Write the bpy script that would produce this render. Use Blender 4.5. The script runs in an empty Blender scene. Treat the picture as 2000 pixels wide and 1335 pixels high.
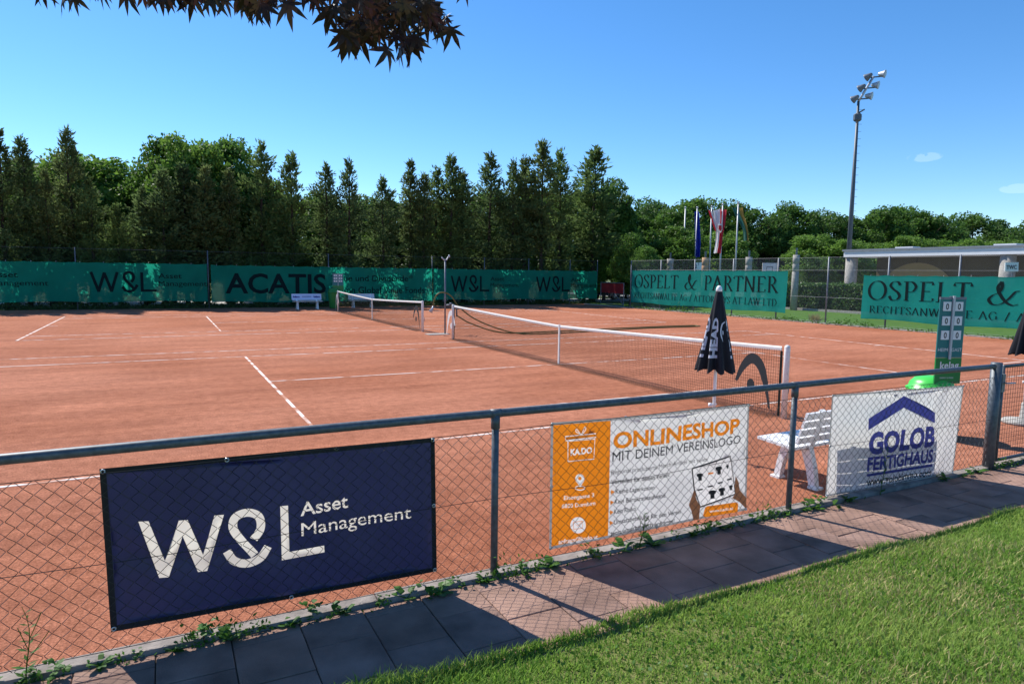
import bpy, bmesh, math, random, mathutils.geometry
import numpy as np
from mathutils import Vector, Matrix
R = math.radians
random.seed(7); rng = np.random.default_rng(7)
scene = bpy.context.scene
C = scene.collection

# ------------------------------------------------------------------ camera, sky, sun, exposure
YAW, PITCH, ROLL, FPX = 0.481640, -0.101720, 0.013178, 1309.47
CAM = np.array([-8.14385, -6.82252, 2.09108])
fwd = np.array([math.sin(YAW)*math.cos(PITCH), math.cos(YAW)*math.cos(PITCH), math.sin(PITCH)])
r0 = np.array([math.cos(YAW), -math.sin(YAW), 0.0]); u0 = np.cross(r0, fwd)
rgt = r0*math.cos(ROLL)+u0*math.sin(ROLL); upv = -r0*math.sin(ROLL)+u0*math.cos(ROLL)
cd = bpy.data.cameras.new('camera'); cam = bpy.data.objects.new('camera', cd); C.objects.link(cam)
cam.matrix_world = Matrix(((rgt[0], upv[0], -fwd[0], CAM[0]), (rgt[1], upv[1], -fwd[1], CAM[1]), (rgt[2], upv[2], -fwd[2], CAM[2]), (0, 0, 0, 1)))
cd.sensor_width = 36; cd.lens = FPX/2000*36; cd.clip_start = 0.05; cd.clip_end = 3000
scene.camera = cam
SUN_EL = R(47.5); SUN_DIR = np.array([-0.37, 0.93, 0]); SUN_DIR = SUN_DIR/np.linalg.norm(SUN_DIR)
sv = np.array([SUN_DIR[0]*math.cos(SUN_EL), SUN_DIR[1]*math.cos(SUN_EL), math.sin(SUN_EL)])
w = bpy.data.worlds.new('World'); scene.world = w; w.use_nodes = True
nt = w.node_tree; bg = nt.nodes['Background']
sky = nt.nodes.new('ShaderNodeTexSky'); sky.sky_type = 'NISHITA'; sky.sun_disc = False
sky.sun_elevation = SUN_EL; sky.sun_rotation = math.atan2(SUN_DIR[0], SUN_DIR[1])
sky.altitude = 1200; sky.air_density = 1.0; sky.dust_density = 0.15; sky.ozone_density = 5.0
# two small wisps of cloud, part of the sky itself
tc = nt.nodes.new('ShaderNodeTexCoord')
def pix_dir(px, py):
    d = fwd+rgt*(px-1000)/FPX+upv*(667.5-py)/FPX
    return d/np.linalg.norm(d)
noi = nt.nodes.new('ShaderNodeTexNoise'); noi.inputs['Scale'].default_value = 60; noi.inputs['Detail'].default_value = 6
nt.links.new(tc.outputs['Generated'], noi.inputs['Vector'])
acc = None
def nmath(t, op, a, b=None):
    n = t.nodes.new('ShaderNodeMath'); n.operation = op
    for i, v in enumerate((a, b)):
        if v is None: continue
        if isinstance(v, (int, float)): n.inputs[i].default_value = v
        else: t.links.new(v, n.inputs[i])
    return n.outputs[0]
for px, py, rad, sx in ((1806, 307, .020, 1), (1990, 368, .020, 1)):
    d = pix_dir(px, py)
    vm = nt.nodes.new('ShaderNodeVectorMath'); vm.operation = 'SUBTRACT'
    nt.links.new(tc.outputs['Generated'], vm.inputs[0]); vm.inputs[1].default_value = d
    vs = nt.nodes.new('ShaderNodeVectorMath'); vs.operation = 'MULTIPLY'; vs.inputs[1].default_value = (1, 1, 3.4)
    nt.links.new(vm.outputs[0], vs.inputs[0])
    ln = nt.nodes.new('ShaderNodeVectorMath'); ln.operation = 'LENGTH'; nt.links.new(vs.outputs[0], ln.inputs[0])
    a = nmath(nt, 'SUBTRACT', 1.0, nmath(nt, 'DIVIDE', ln.outputs['Value'], rad))
    a = nmath(nt, 'MAXIMUM', a, 0.0)
    a = nmath(nt, 'MULTIPLY', a, nmath(nt, 'MAXIMUM', nmath(nt, 'MULTIPLY', nmath(nt, 'SUBTRACT', noi.outputs['Fac'], .42), 6.0), 0.0))
    acc = a if acc is None else nmath(nt, 'ADD', acc, a)
acc = nmath(nt, 'MINIMUM', acc, .09)
mixc = nt.nodes.new('ShaderNodeMixRGB'); nt.links.new(acc, mixc.inputs[0]); hsv = nt.nodes.new('ShaderNodeHueSaturation'); hsv.inputs['Saturation'].default_value = 1.2; nt.links.new(sky.outputs[0], hsv.inputs['Color']); nt.links.new(hsv.outputs[0], mixc.inputs[1]); mixc.inputs[2].default_value = (9, 9.4, 10, 1)
nt.links.new(mixc.outputs[0], bg.inputs['Color']); bg.inputs['Strength'].default_value = 0.135
sl = bpy.data.lights.new('sun', 'SUN'); sl.energy = 4.7; sl.angle = R(0.53); sl.color = (1, .955, .88)
so = bpy.data.objects.new('sun', sl); C.objects.link(so)
so.rotation_euler = Vector(sv).to_track_quat('Z', 'Y').to_euler(); so.location = (0, 0, 30)
scene.view_settings.view_transform = 'Standard'; scene.view_settings.look = 'None'
scene.view_settings.exposure = 0.5; scene.view_settings.gamma = 1

# ------------------------------------------------------------------ pixel helpers (photo px -> plane of the thing it lies on)
def ray(px, py): return fwd+rgt*(px-1000)/FPX+upv*(667.5-py)/FPX
def onZ(px, py, z=0.0): d = ray(px, py); return CAM+d*(z-CAM[2])/d[2]
def onY(px, py, Y): d = ray(px, py); return CAM+d*(Y-CAM[1])/d[1]
def onX(px, py, X): d = ray(px, py); return CAM+d*(X-CAM[0])/d[0]
def atD(px, py, D): return CAM+ray(px, py)*D

# ------------------------------------------------------------------ materials
MATS = {}
def mat(name, col, rough=.6, spec=.3, metal=0, var=0.0, vscale=8, trans=0.0, bump=0.0, bscale=60, col2=None, alpha=None, coat=0):
    if name in MATS: return MATS[name]
    m = bpy.data.materials.new(name); m.use_nodes = True; t = m.node_tree
    b = t.nodes['Principled BSDF']; out = t.nodes['Material Output']
    b.inputs['Base Color'].default_value = (*col, 1); b.inputs['Roughness'].default_value = rough
    b.inputs['Specular IOR Level'].default_value = spec; b.inputs['Metallic'].default_value = metal
    if coat: b.inputs['Coat Weight'].default_value = coat
    g = t.nodes.new('ShaderNodeNewGeometry')
    csock = None
    if var or col2:
        n = t.nodes.new('ShaderNodeTexNoise'); n.inputs['Scale'].default_value = vscale; n.inputs['Detail'].default_value = 5
        t.links.new(g.outputs['Position'], n.inputs['Vector'])
        rp = t.nodes.new('ShaderNodeValToRGB'); e = rp.color_ramp.elements; e[0].position = .3; e[1].position = .7
        c2 = col2 if col2 else tuple(min(1, c*(1+var)) for c in col)
        c1 = col if col2 else tuple(c*(1-var) for c in col)
        e[0].color = (*c1, 1); e[1].color = (*c2, 1)
        t.links.new(n.outputs['Fac'], rp.inputs[0]); csock = rp.outputs[0]
        t.links.new(csock, b.inputs['Base Color'])
    if bump:
        n2 = t.nodes.new('ShaderNodeTexNoise'); n2.inputs['Scale'].default_value = bscale; n2.inputs['Detail'].default_value = 4
        t.links.new(g.outputs['Position'], n2.inputs['Vector'])
        bp = t.nodes.new('ShaderNodeBump'); bp.inputs['Strength'].default_value = bump; bp.inputs['Distance'].default_value = .01
        t.links.new(n2.outputs['Fac'], bp.inputs['Height']); t.links.new(bp.outputs[0], b.inputs['Normal'])
    last = b.outputs[0]
    if trans:
        tr = t.nodes.new('ShaderNodeBsdfTranslucent'); mx = t.nodes.new('ShaderNodeMixShader'); mx.inputs[0].default_value = trans
        if csock: t.links.new(csock, tr.inputs['Color'])
        else: tr.inputs['Color'].default_value = (*col, 1)
        t.links.new(last, mx.inputs[1]); t.links.new(tr.outputs[0], mx.inputs[2]); last = mx.outputs[0]
    if alpha is not None:
        tp = t.nodes.new('ShaderNodeBsdfTransparent'); mx = t.nodes.new('ShaderNodeMixShader'); mx.inputs[0].default_value = alpha
        t.links.new(tp.outputs[0], mx.inputs[1]); t.links.new(last, mx.inputs[2]); last = mx.outputs[0]
    t.links.new(last, out.inputs['Surface'])
    MATS[name] = m; return m

def clay_mat():
    m = mat('clay', (.4, .14, .07), rough=.95, spec=.08); t = m.node_tree; b = t.nodes['Principled BSDF']
    g = t.nodes.new('ShaderNodeNewGeometry')
    def noise(scale, detail, vec=None, rough=.5):
        n = t.nodes.new('ShaderNodeTexNoise'); n.inputs['Scale'].default_value = scale; n.inputs['Detail'].default_value = detail; n.inputs['Roughness'].default_value = rough
        t.links.new(vec or g.outputs['Position'], n.inputs['Vector']); return n.outputs['Fac']
    mp = t.nodes.new('ShaderNodeMapping'); mp.inputs['Scale'].default_value = (.22, 1.1, 1); mp.inputs['Rotation'].default_value = (0, 0, .12)
    t.links.new(g.outputs['Position'], mp.inputs['Vector'])
    big = noise(.22, 4); drag = noise(1.6, 6, mp.outputs[0], .65); fine = noise(55, 8, None, .75); grain = noise(260, 3)
    def ramp(s, p0, c0, p1, c1):
        r = t.nodes.new('ShaderNodeValToRGB'); e = r.color_ramp.elements; e[0].position = p0; e[1].position = p1; e[0].color = (*c0, 1); e[1].color = (*c1, 1)
        t.links.new(s, r.inputs[0]); return r.outputs[0]
    def mix(f, a, c, mode='MIX'):
        x = t.nodes.new('ShaderNodeMixRGB'); x.blend_type = mode
        if isinstance(f, float): x.inputs[0].default_value = f
        else: t.links.new(f, x.inputs[0])
        for i, v in ((1, a), (2, c)):
            if isinstance(v, tuple): x.inputs[i].default_value = (*v, 1)
            else: t.links.new(v, x.inputs[i])
        return x.outputs[0]
    mid = noise(7, 7, None, .7); scuff = noise(2.2, 8, mp.outputs[0], .8)
    c = ramp(big, .38, (.43, .165, .090), .62, (.53, .225, .135))
    c = mix(.65, c, ramp(drag, .32, (.62, .56, .54), .68, (1.18, 1.16, 1.14)), 'MULTIPLY')
    c = mix(.7, c, ramp(mid, .34, (.66, .60, .57), .62, (1.15, 1.16, 1.17)), 'MULTIPLY')
    c = mix(.95, c, ramp(fine, .36, (.42, .37, .35), .64, (1.36, 1.36, 1.36)), 'MULTIPLY')
    c = mix(ramp(scuff, .60, (0, 0, 0), .72, (.35, .35, .35)), c, (.56, .29, .19))
    sp = ramp(grain, .60, (0, 0, 0), .72, (.6, .6, .6))
    c = mix(sp, c, (.64, .36, .25))
    t.links.new(c, b.inputs['Base Color'])
    bp = t.nodes.new('ShaderNodeBump'); bp.inputs['Strength'].default_value = .8; bp.inputs['Distance'].default_value = .015
    hs = nmath(t, 'ADD', fine, nmath(t, 'MULTIPLY', grain, .5))
    t.links.new(hs, bp.inputs['Height']); t.links.new(bp.outputs[0], b.inputs['Normal'])
    return m

M_clay = clay_mat()
M_line = mat('line_paint', (.74, .66, .60), .85, col2=(.45, .20, .12), vscale=3.2)
M_line.node_tree.nodes['Color Ramp'].color_ramp.elements[0].position = .44; M_line.node_tree.nodes['Color Ramp'].color_ramp.elements[1].position = .60
M_steel = mat('painted_steel', (.10, .115, .13), .5, .4, metal=.3, var=.25, vscale=30)
M_wire = mat('fence_wire', (.035, .038, .04), .5, .4, metal=.3)
M_post = mat('galvanised_post', (.16, .18, .21), .5, .4, metal=.4, var=.2, vscale=12)
M_pole = mat('pale_metal', (.45, .47, .50), .45, .4, metal=.3)
M_navy = mat('navy_vinyl', (.020, .024, .075), .42, .4, trans=.25, var=.12, vscale=3)
M_black = mat('black_hem', (.012, .012, .016), .5, .3)
M_cream = mat('cream_print', (.74, .70, .60), .5, .3, trans=.5)
M_orange = mat('orange_vinyl', (.80, .24, .012), .45, .4, trans=.45)
M_vwhite = mat('white_vinyl', (.72, .71, .68), .45, .4, trans=.48, var=.05, vscale=3)
M_vprint = mat('white_print', (.8, .78, .74), .5, trans=.5)
M_ink = mat('black_print', (.02, .02, .022), .5, trans=.15)
M_blueink = mat('blue_print', (.055, .06, .27), .5, trans=.3)
M_hemgrey = mat('grey_hem', (.40, .39, .37), .5, trans=.3)
M_skin = mat('brown_print', (.30, .13, .06), .5, trans=.25)
M_eyelet = mat('eyelet_metal', (.7, .7, .68), .3, .5, metal=.9)
M_screen = mat('green_shade_cloth', (.018, .40, .27), .8, .1, trans=.62, var=.12, vscale=1.2, alpha=.86)
M_screen2 = mat('teal_shade_cloth', (.02, .36, .29), .8, .1, trans=.55, var=.07, vscale=1.5, alpha=.94)
M_sink = mat('dark_screen_print', (.006, .022, .024), .7, .1, trans=.3)
M_white = mat('white_plastic', (.80, .80, .80), .35, .5, var=.04, vscale=6)
M_wpaint = mat('white_paint_worn', (.74, .73, .70), .5, var=.12, vscale=25)
M_net = mat('net_cord', (.012, .014, .013), .8, .1)
M_nettape = mat('net_band', (.80, .79, .76), .7, trans=.15, var=.06, vscale=10)
M_logo = mat('dark_net_print', (.02, .025, .03), .7)
M_umb = mat('black_parasol_cloth', (.010, .011, .016), .65, .25, var=.2, vscale=6)
M_umbw = mat('parasol_print', (.55, .56, .62), .6)
M_hose = mat('hose_rubber', (.14, .12, .03), .5)
M_conc = mat('concrete', (.36, .34, .31), .9, .1, var=.22, vscale=7, bump=.4, bscale=90)
M_kerb = mat('kerb_concrete', (.28, .24, .21), .95, .1, var=.3, vscale=9, bump=.6, bscale=70)
M_slab = mat('paving_slab', (.30, .185, .140), .92, .12, var=.38, vscale=2.6, bump=.5, bscale=120)
M_slab2 = mat('paving_slab_grey', (.27, .172, .135), .92, .12, var=.4, vscale=3.1, bump=.5, bscale=120)
M_joint = mat('joint_soil', (.10, .08, .06), 1, .05)
M_lawn = mat('lawn_soil', (.09, .12, .035), 1, .05, col2=(.20, .19, .08), vscale=5)
M_turf = mat('far_turf', (.06, .14, .025), .95, .05, col2=(.10, .18, .04), vscale=2.5)
M_ground = mat('far_ground', (.07, .11, .03), 1, .05, col2=(.12, .13, .06), vscale=.4)
M_gravel = mat('pale_gravel', (.42, .41, .38), .95, .1, var=.2, vscale=6)
M_bark = mat('bark', (.06, .045, .035), .95, .05, var=.35, vscale=9, bump=.7, bscale=25)
M_con = [mat('conifer_%d' % i, c, .75, .15, trans=.45, var=.45, vscale=1.1) for i, c in enumerate(((.10, .15, .052), (.115, .175, .052), (.125, .17, .058)))]
M_ivy = mat('ivy_leaf', (.05, .095, .025), .55, .3, trans=.25, var=.3, vscale=3)
M_dec = [mat('leaf_%d' % i, c, .55, .25, trans=.45, var=.3, vscale=1.3) for i, c in enumerate(((.085, .17, .028), (.11, .21, .034), (.145, .26, .042), (.075, .15, .03)))]
M_hedge = mat('hedge_leaf', (.085, .17, .035), .5, .3, trans=.3, var=.3, vscale=5)
M_core = mat('hedge_core', (.025, .05, .012), 1, 0)
M_grass = mat('grass_blade', (.17, .33, .042), .6, .2, trans=.55, col2=(.32, .44, .10), vscale=2.2)
M_straw = mat('dry_grass', (.42, .37, .17), .8, .1, trans=.3, var=.3, vscale=4)
M_weed = mat('weed_leaf', (.07, .17, .02), .5, .3, trans=.4, var=.3, vscale=14)
M_maple = mat('maple_leaf', (.040, .012, .012), .5, .3, trans=.35, col2=(.035, .03, .012), vscale=9)
M_twig = mat('maple_twig', (.03, .015, .014), .8)
M_lime = mat('lime_plastic', (.06, .55, .07), .35, .5)
M_binside = mat('bin_green', (.03, .20, .04), .4, .4)
M_teal = mat('board_teal', (.012, .16, .16), .4, .4, var=.08, vscale=4)
M_kgreen = mat('board_green', (.015, .20, .045), .4, .4, var=.1, vscale=4)
M_tile = mat('score_tile', (.75, .75, .74), .5)
M_blue = mat('flag_blue', (.012, .03, .36), .7, trans=.35)
M_red = mat('flag_red', (.55, .03, .05), .7, trans=.35)
M_fwhite = mat('flag_white', (.75, .73, .75), .7, trans=.35)
M_fgreen = mat('flag_green', (.05, .16, .13), .7, trans=.3)
M_fyellow = mat('flag_yellow', (.5, .28, .07), .7, trans=.3)
M_redpanel = mat('red_panel', (.22, .012, .018), .6)
M_olive = mat('olive_wall', (.105, .095, .06), .85, .1, var=.1, vscale=1)
M_tan = mat('tan_mural', (.27, .225, .12), .85, .1, var=.06, vscale=2)
M_fascia = mat('white_fascia', (.72, .72, .74), .6, var=.04, vscale=2)
M_roof = mat('roof_edge', (.22, .24, .27), .5)
M_dark = mat('dark_void', (.01, .01, .012), .8)
M_glass = mat('car_glass', (.03, .04, .05), .08, .6)
M_lens = mat('lamp_glass', (.35, .34, .27), .12, .6)
M_tyre = mat('tyre', (.015, .015, .015), .8)
M_carw = mat('car_white', (.75, .75, .76), .2, .5, coat=.6)
M_carb = mat('car_blue', (.10, .16, .24), .2, .5, coat=.6)
M_card = mat('car_dark', (.02, .025, .05), .2, .5, coat=.6)
M_orgroof = mat('orange_roof', (.5, .17, .09), .8)
M_cwall = mat('house_wall', (.55, .50, .38), .8)

# ------------------------------------------------------------------ mesh helpers
def wloc(o):
    v = Vector((0, 0, 0))
    while o: v += o.location; o = o.parent
    return v
def tag(o, label, cat, group=None, kind=None):
    o['label'] = label
    if cat: o['category'] = cat
    if group: o['group'] = group
    if kind: o['kind'] = kind
    return o
def thing(name, label, cat, loc, group=None):
    o = bpy.data.objects.new(name, None); C.objects.link(o); o.location = loc; o.empty_display_size = .1
    return tag(o, label, cat, group)
def link_mesh(name, me, m, parent=None, smooth=False, world=True):
    o = bpy.data.objects.new(name, me); C.objects.link(o)
    for x in (m if isinstance(m, (list, tuple)) else [m]): me.materials.append(x)
    if parent:
        o.parent = parent
        if world: me.transform(Matrix.Translation(-wloc(parent)))
    if smooth: me.polygons.foreach_set('use_smooth', [True]*len(me.polygons))
    return o
def np_mesh(name, V, F, midx=None):
    V = np.asarray(V, dtype=np.float32); F = np.asarray(F, dtype=np.int32); k = F.shape[1]
    me = bpy.data.meshes.new(name); me.vertices.add(len(V)); me.vertices.foreach_set('co', V.ravel())
    me.loops.add(F.size); me.loops.foreach_set('vertex_index', F.ravel())
    me.polygons.add(len(F)); me.polygons.foreach_set('loop_start', np.arange(0, F.size, k, dtype=np.int32))
    me.polygons.foreach_set('loop_total', np.full(len(F), k, dtype=np.int32))
    if midx is not None: me.polygons.foreach_set('material_index', np.asarray(midx, dtype=np.int32))
    me.update(calc_edges=True); return me
class MB:
    def __init__(s): s.v = []; s.f = []; s.m = []
    def add(s, vs, fs, m=0):
        b = len(s.v); s.v += [tuple(map(float, x)) for x in vs]; s.f += [tuple(b+i for i in f) for f in fs]; s.m += [m]*len(fs); return s
    def box(s, x0, x1, y0, y1, z0, z1, m=0):
        return s.add([(x0, y0, z0), (x1, y0, z0), (x1, y1, z0), (x0, y1, z0), (x0, y0, z1), (x1, y0, z1), (x1, y1, z1), (x0, y1, z1)],
                     [(3, 2, 1, 0), (4, 5, 6, 7), (0, 1, 5, 4), (1, 2, 6, 5), (2, 3, 7, 6), (3, 0, 4, 7)], m)
    def obox(s, c, ax, ay, az, hx, hy, hz, m=0):
        c = np.array(c, float); ax, ay, az = (np.array(a, float)/np.linalg.norm(a) for a in (ax, ay, az)); vs = []
        for sz in (-1, 1):
            for sx, sy in ((-1, -1), (1, -1), (1, 1), (-1, 1)): vs.append(c+ax*hx*sx+ay*hy*sy+az*hz*sz)
        return s.add(vs, [(3, 2, 1, 0), (4, 5, 6, 7), (0, 1, 5, 4), (1, 2, 6, 5), (2, 3, 7, 6), (3, 0, 4, 7)], m)
    def tube(s, pts, r, n=8, m=0, cap=True):
        pts = [np.array(p, float) for p in pts]; rs = r if isinstance(r, (list, tuple)) else [r]*len(pts); vs = []; fs = []
        prev = None
        for i, p in enumerate(pts):
            d = pts[min(i+1, len(pts)-1)]-pts[max(i-1, 0)]; d = d/(np.linalg.norm(d)+1e-12)
            if prev is None:
                a = np.array([0, 0, 1.]) if abs(d[2]) < .9 else np.array([1., 0, 0])
                x = np.cross(a, d)
            else: x = prev-d*np.dot(prev, d)
            x = x/np.linalg.norm(x); prev = x; y = np.cross(d, x)
            for k in range(n):
                t = 2*math.pi*k/n; vs.append(p+(x*math.cos(t)+y*math.sin(t))*rs[i])
        for i in range(len(pts)-1):
            for k in range(n): fs.append((i*n+k, i*n+(k+1) % n, (i+1)*n+(k+1) % n, (i+1)*n+k))
        if cap: fs.append(tuple(range(n-1, -1, -1))); fs.append(tuple((len(pts)-1)*n+k for k in range(n)))
        return s.add(vs, fs, m)
    def lathe(s, c, prof, n=16, m=0):
        vs = []; fs = []
        for (r, z) in prof:
            for k in range(n):
                t = 2*math.pi*k/n; vs.append((c[0]+r*math.cos(t), c[1]+r*math.sin(t), c[2]+z))
        for i in range(len(prof)-1):
            for k in range(n): fs.append((i*n+k, i*n+(k+1) % n, (i+1)*n+(k+1) % n, (i+1)*n+k))
        fs.append(tuple(range(n-1, -1, -1))); fs.append(tuple((len(prof)-1)*n+k for k in range(n)))
        return s.add(vs, fs, m)
    def grid(s, fn, nu, nv, m=0):
        vs = [fn(i/nu, j/nv) for j in range(nv+1) for i in range(nu+1)]
        fs = [(j*(nu+1)+i, j*(nu+1)+i+1, (j+1)*(nu+1)+i+1, (j+1)*(nu+1)+i) for j in range(nv) for i in range(nu)]
        return s.add(vs, fs, m)
    def build(s, name, m, parent=None, smooth=False, world=True):
        me = bpy.data.meshes.new(name); me.from_pydata(s.v, [], s.f); me.update()
        if any(s.m): me.polygons.foreach_set('material_index', s.m)
        return link_mesh(name, me, m, parent, smooth, world)
def copy_tree(o, parent=None, loc=None, rz=None):
    c = o.copy(); C.objects.link(c); c.parent = parent
    if loc is not None: c.location = loc
    if rz is not None: c.rotation_euler = (0, 0, rz)
    for ch in o.children: copy_tree(ch, c)
    return c
ORD = ['first', 'second', 'third', 'fourth', 'fifth', 'sixth', 'seventh', 'eighth', 'ninth', 'tenth', 'eleventh', 'twelfth', 'thirteenth', 'fourteenth', 'fifteenth', 'sixteenth', 'seventeenth', 'eighteenth', 'nineteenth', 'twentieth'] + ['%d%s' % (n, {1: 'st', 2: 'nd', 3: 'rd'}.get(n % 10, 'th')) for n in range(21, 60)]

# ---- lettering: sans text from the built-in font, serif capitals and logos from pen strokes, all as flat print geometry
def sans(body, bold=0.0):
    cu = bpy.data.curves.new('txt', 'FONT'); cu.body = body; cu.size = 1; cu.resolution_u = 3; cu.offset = 0 if 'M' in body else bold
    o = bpy.data.objects.new('txt', cu); C.objects.link(o)
    dg = bpy.context.evaluated_depsgraph_get(); me = bpy.data.meshes.new_from_object(o.evaluated_get(dg))
    bpy.data.objects.remove(o); bpy.data.curves.remove(cu)
    v = [(q.co.x, q.co.y) for q in me.vertices]; f = [tuple(pl.vertices) for pl in me.polygons]
    bpy.data.meshes.remove(me); return v, f
def catmull(P, n=7):
    P = [np.array(p, float) for p in P]; Q = [2*P[0]-P[1]]+P+[2*P[-1]-P[-2]]; out = []
    for i in range(1, len(Q)-2):
        for k in range(n):
            t = k/n; a, b, c, d = Q[i-1:i+3]
            out.append(.5*((2*b)+(-a+c)*t+(2*a-5*b+4*c-d)*t*t+(-a+3*b-3*c+d)*t**3))
    out.append(P[-1]); return out
def ribbon(P, wf, v, f):
    P = [np.array(p, float) for p in P]; b = len(v)
    for i, p in enumerate(P):
        d = P[min(i+1, len(P)-1)]-P[max(i-1, 0)]; d = d/(np.linalg.norm(d)+1e-9); nrm = np.array([-d[1], d[0]]); h = wf(d)/2
        v.append(tuple(p+nrm*h)); v.append(tuple(p-nrm*h))
    for i in range(len(P)-1): f.append((b+2*i, b+2*i+1, b+2*i+3, b+2*i+2))
GL = {
 'O': (.92, [('c', [(.46+.4*math.sin(a), .5+.5*math.cos(a)) for a in np.linspace(0, 2*math.pi, 17)])], []),
 'S': (.6, [('c', [(.53, .80), (.42, .97), (.2, .96), (.09, .77), (.25, .57), (.43, .43), (.52, .22), (.38, .03), (.16, .03), (.05, .22)])], []),
 'P': (.64, [('l', [(.16, 0), (.16, 1)]), ('c', [(.16, .97), (.4, .96), (.56, .74), (.42, .49), (.16, .46)])], [(.16, 0), (.12, 1)]),
 'E': (.66, [('l', [(.16, 0), (.16, 1)]), ('l', [(.16, .975), (.56, .975), (.575, .84)]), ('l', [(.16, .52), (.47, .52)]), ('l', [(.16, .025), (.58, .025), (.62, .17)])], [(.12, 0), (.12, 1)]),
 'L': (.62, [('l', [(.16, 0), (.16, 1)]), ('l', [(.16, .025), (.56, .025), (.6, .18)])], [(.12, 0), (.16, 1)]),
 'T': (.74, [('l', [(.37, 0), (.37, 1)]), ('l', [(.03, .82), (.05, .975), (.69, .975), (.71, .82)])], [(.37, 0)]),
 'A': (.80, [('l', [(.06, 0), (.39, 1)]), ('l', [(.37, 1), (.74, 0)]), ('l', [(.18, .36), (.58, .36)])], [(.06, 0), (.74, 0)]),
 'R': (.72, [('l', [(.16, 0), (.16, 1)]), ('c', [(.16, .97), (.4, .96), (.54, .75), (.42, .52), (.16, .49)]), ('l', [(.32, .5), (.68, 0)])], [(.16, 0), (.12, 1), (.68, 0)]),
 'N': (.86, [('l', [(.14, 0), (.14, 1)]), ('l', [(.12, 1), (.72, 0)]), ('l', [(.72, 0), (.72, 1)])], [(.14, 0), (.1, 1), (.72, 1)]),
 'C': (.76, [('c', [(.68, .80), (.52, .96), (.27, .93), (.08, .5), (.27, .07), (.5, .03), (.7, .2)])], []),
 'H': (.82, [('l', [(.15, 0), (.15, 1)]), ('l', [(.67, 0), (.67, 1)]), ('l', [(.15, .5), (.67, .5)])], [(.15, 0), (.15, 1), (.67, 0), (.67, 1)]),
 'W': (1.08, [('l', [(.06, 1), (.3, 0)]), ('l', [(.3, 0), (.53, 1)]), ('l', [(.53, 1), (.77, 0)]), ('l', [(.77, 0), (1.0, 1)])], [(.06, 1), (.53, 1), (1.0, 1)]),
 'G': (.82, [('c', [(.68, .80), (.52, .96), (.27, .93), (.08, .5), (.27, .07), (.5, .03), (.7, .14)]), ('l', [(.7, .1), (.7, .45)])], [(.68, .45)]),
 'I': (.32, [('l', [(.16, 0), (.16, 1)])], [(.16, 0), (.16, 1)]),
 'Y': (.74, [('l', [(.04, 1), (.37, .46)]), ('l', [(.70, 1), (.37, .46)]), ('l', [(.37, .5), (.37, 0)])], [(.37, 0), (.04, 1), (.7, 1)]),
 'D': (.86, [('l', [(.16, 0), (.16, 1)]), ('c', [(.16, .97), (.5, .94), (.76, .5), (.5, .06), (.16, .03)])], [(.12, 0), (.12, 1)]),
 '/': (.5, [('l', [(.08, -.1), (.42, 1.05)])], []),
 '.': (.3, [('l', [(.1, .03), (.2, .03)])], []),
 '&': (1.25, [('c', [(1.12, .66), (1.0, .60), (.78, .28), (.5, .03), (.22, .02), (.08, .22), (.2, .42), (.42, .56), (.52, .8), (.50, 1.08)]), ('c', [(.50, 1.08), (.38, .82), (.46, .5), (.7, .14), (.95, .0), (1.15, .06)]), ('l', [(1.08, .62), (1.16, .66)])], []),
 ' ': (.4, [], [])}
GL['Ä'] = (.80, GL['A'][1]+[('l', [(.24, 1.18), (.30, 1.18)]), ('l', [(.47, 1.18), (.53, 1.18)])], GL['A'][2])
def serif(body, T=.135, gap=.08):
    v = []; f = []; x = 0
    wf = lambda d: max(.03, T*abs(math.sin(math.atan2(d[1], d[0])-R(14))))
    for ch in body:
        wd, st, sf = GL[ch]
        for kind, P in st:
            Q = catmull(P) if kind == 'c' else P
            if kind == 'l' and len(P) == 2: Q = [np.array(P[0])+(np.array(P[1])-np.array(P[0]))*t for t in (0, .5, 1)]
            ribbon([(q[0]+x, q[1]) for q in Q], wf if ch not in '.' else (lambda d: .08), v, f)
        for sx, sy in sf:
            y0 = sy-.035 if sy > .5 else sy
            b = len(v); v += [(x+sx-.11, y0), (x+sx+.11, y0), (x+sx+.11, y0+.035), (x+sx-.11, y0+.035)]; f.append((b, b+1, b+2, b+3))
        x += wd+gap
    return v, f
def wl_logo():
    v = []; f = []; wf = lambda d: .135
    for P in ([(.07, 1), (.38, 0)], [(.36, 0), (.66, .97)], [(.64, .97), (.95, 0)], [(.93, 0), (1.22, 1)]): ribbon(P, wf, v, f)
    ribbon(catmull([(1.83, .50), (1.93, .66), (1.93, .86), (1.78, .99), (1.60, .95), (1.52, .78), (1.60, .58), (1.78, .36), (1.95, .14)]), wf, v, f)
    ribbon(catmull([(2.10, .36), (1.98, .14), (1.80, .03), (1.58, .06), (1.42, .26)]), wf, v, f)
    ribbon([(2.32, 0), (2.32, 1.0)], wf, v, f); ribbon([(2.25, .06), (2.98, .06)], lambda d: .12, v, f)
    return v, f
def head_logo():
    v = []; f = []
    P = catmull([(.0, .45), (.18, .78), (.42, .98), (.66, .86), (.82, .5), (.95, .0)], 8)
    b = len(v); n = len(P)
    for i, p in enumerate(P):
        d = P[min(i+1, n-1)]-P[max(i-1, 0)]; d = d/np.linalg.norm(d); h = (.035+.075*math.sin(math.pi*min(1, (i/(n-1))*1.05+.0)))*(1.0 if i < n*.8 else .8)
        v.append((p[0]-d[1]*h, p[1]+d[0]*h)); v.append((p[0]+d[1]*h, p[1]-d[0]*h))
    for i in range(n-1): f.append((b+2*i, b+2*i+1, b+2*i+3, b+2*i+2))
    b = len(v); v += [(.42+.11*math.cos(a), .42+.13*math.sin(a)) for a in np.linspace(0, 2*math.pi, 13)[:-1]]; f.append(tuple(range(b, b+12)))
    return v, f
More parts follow.
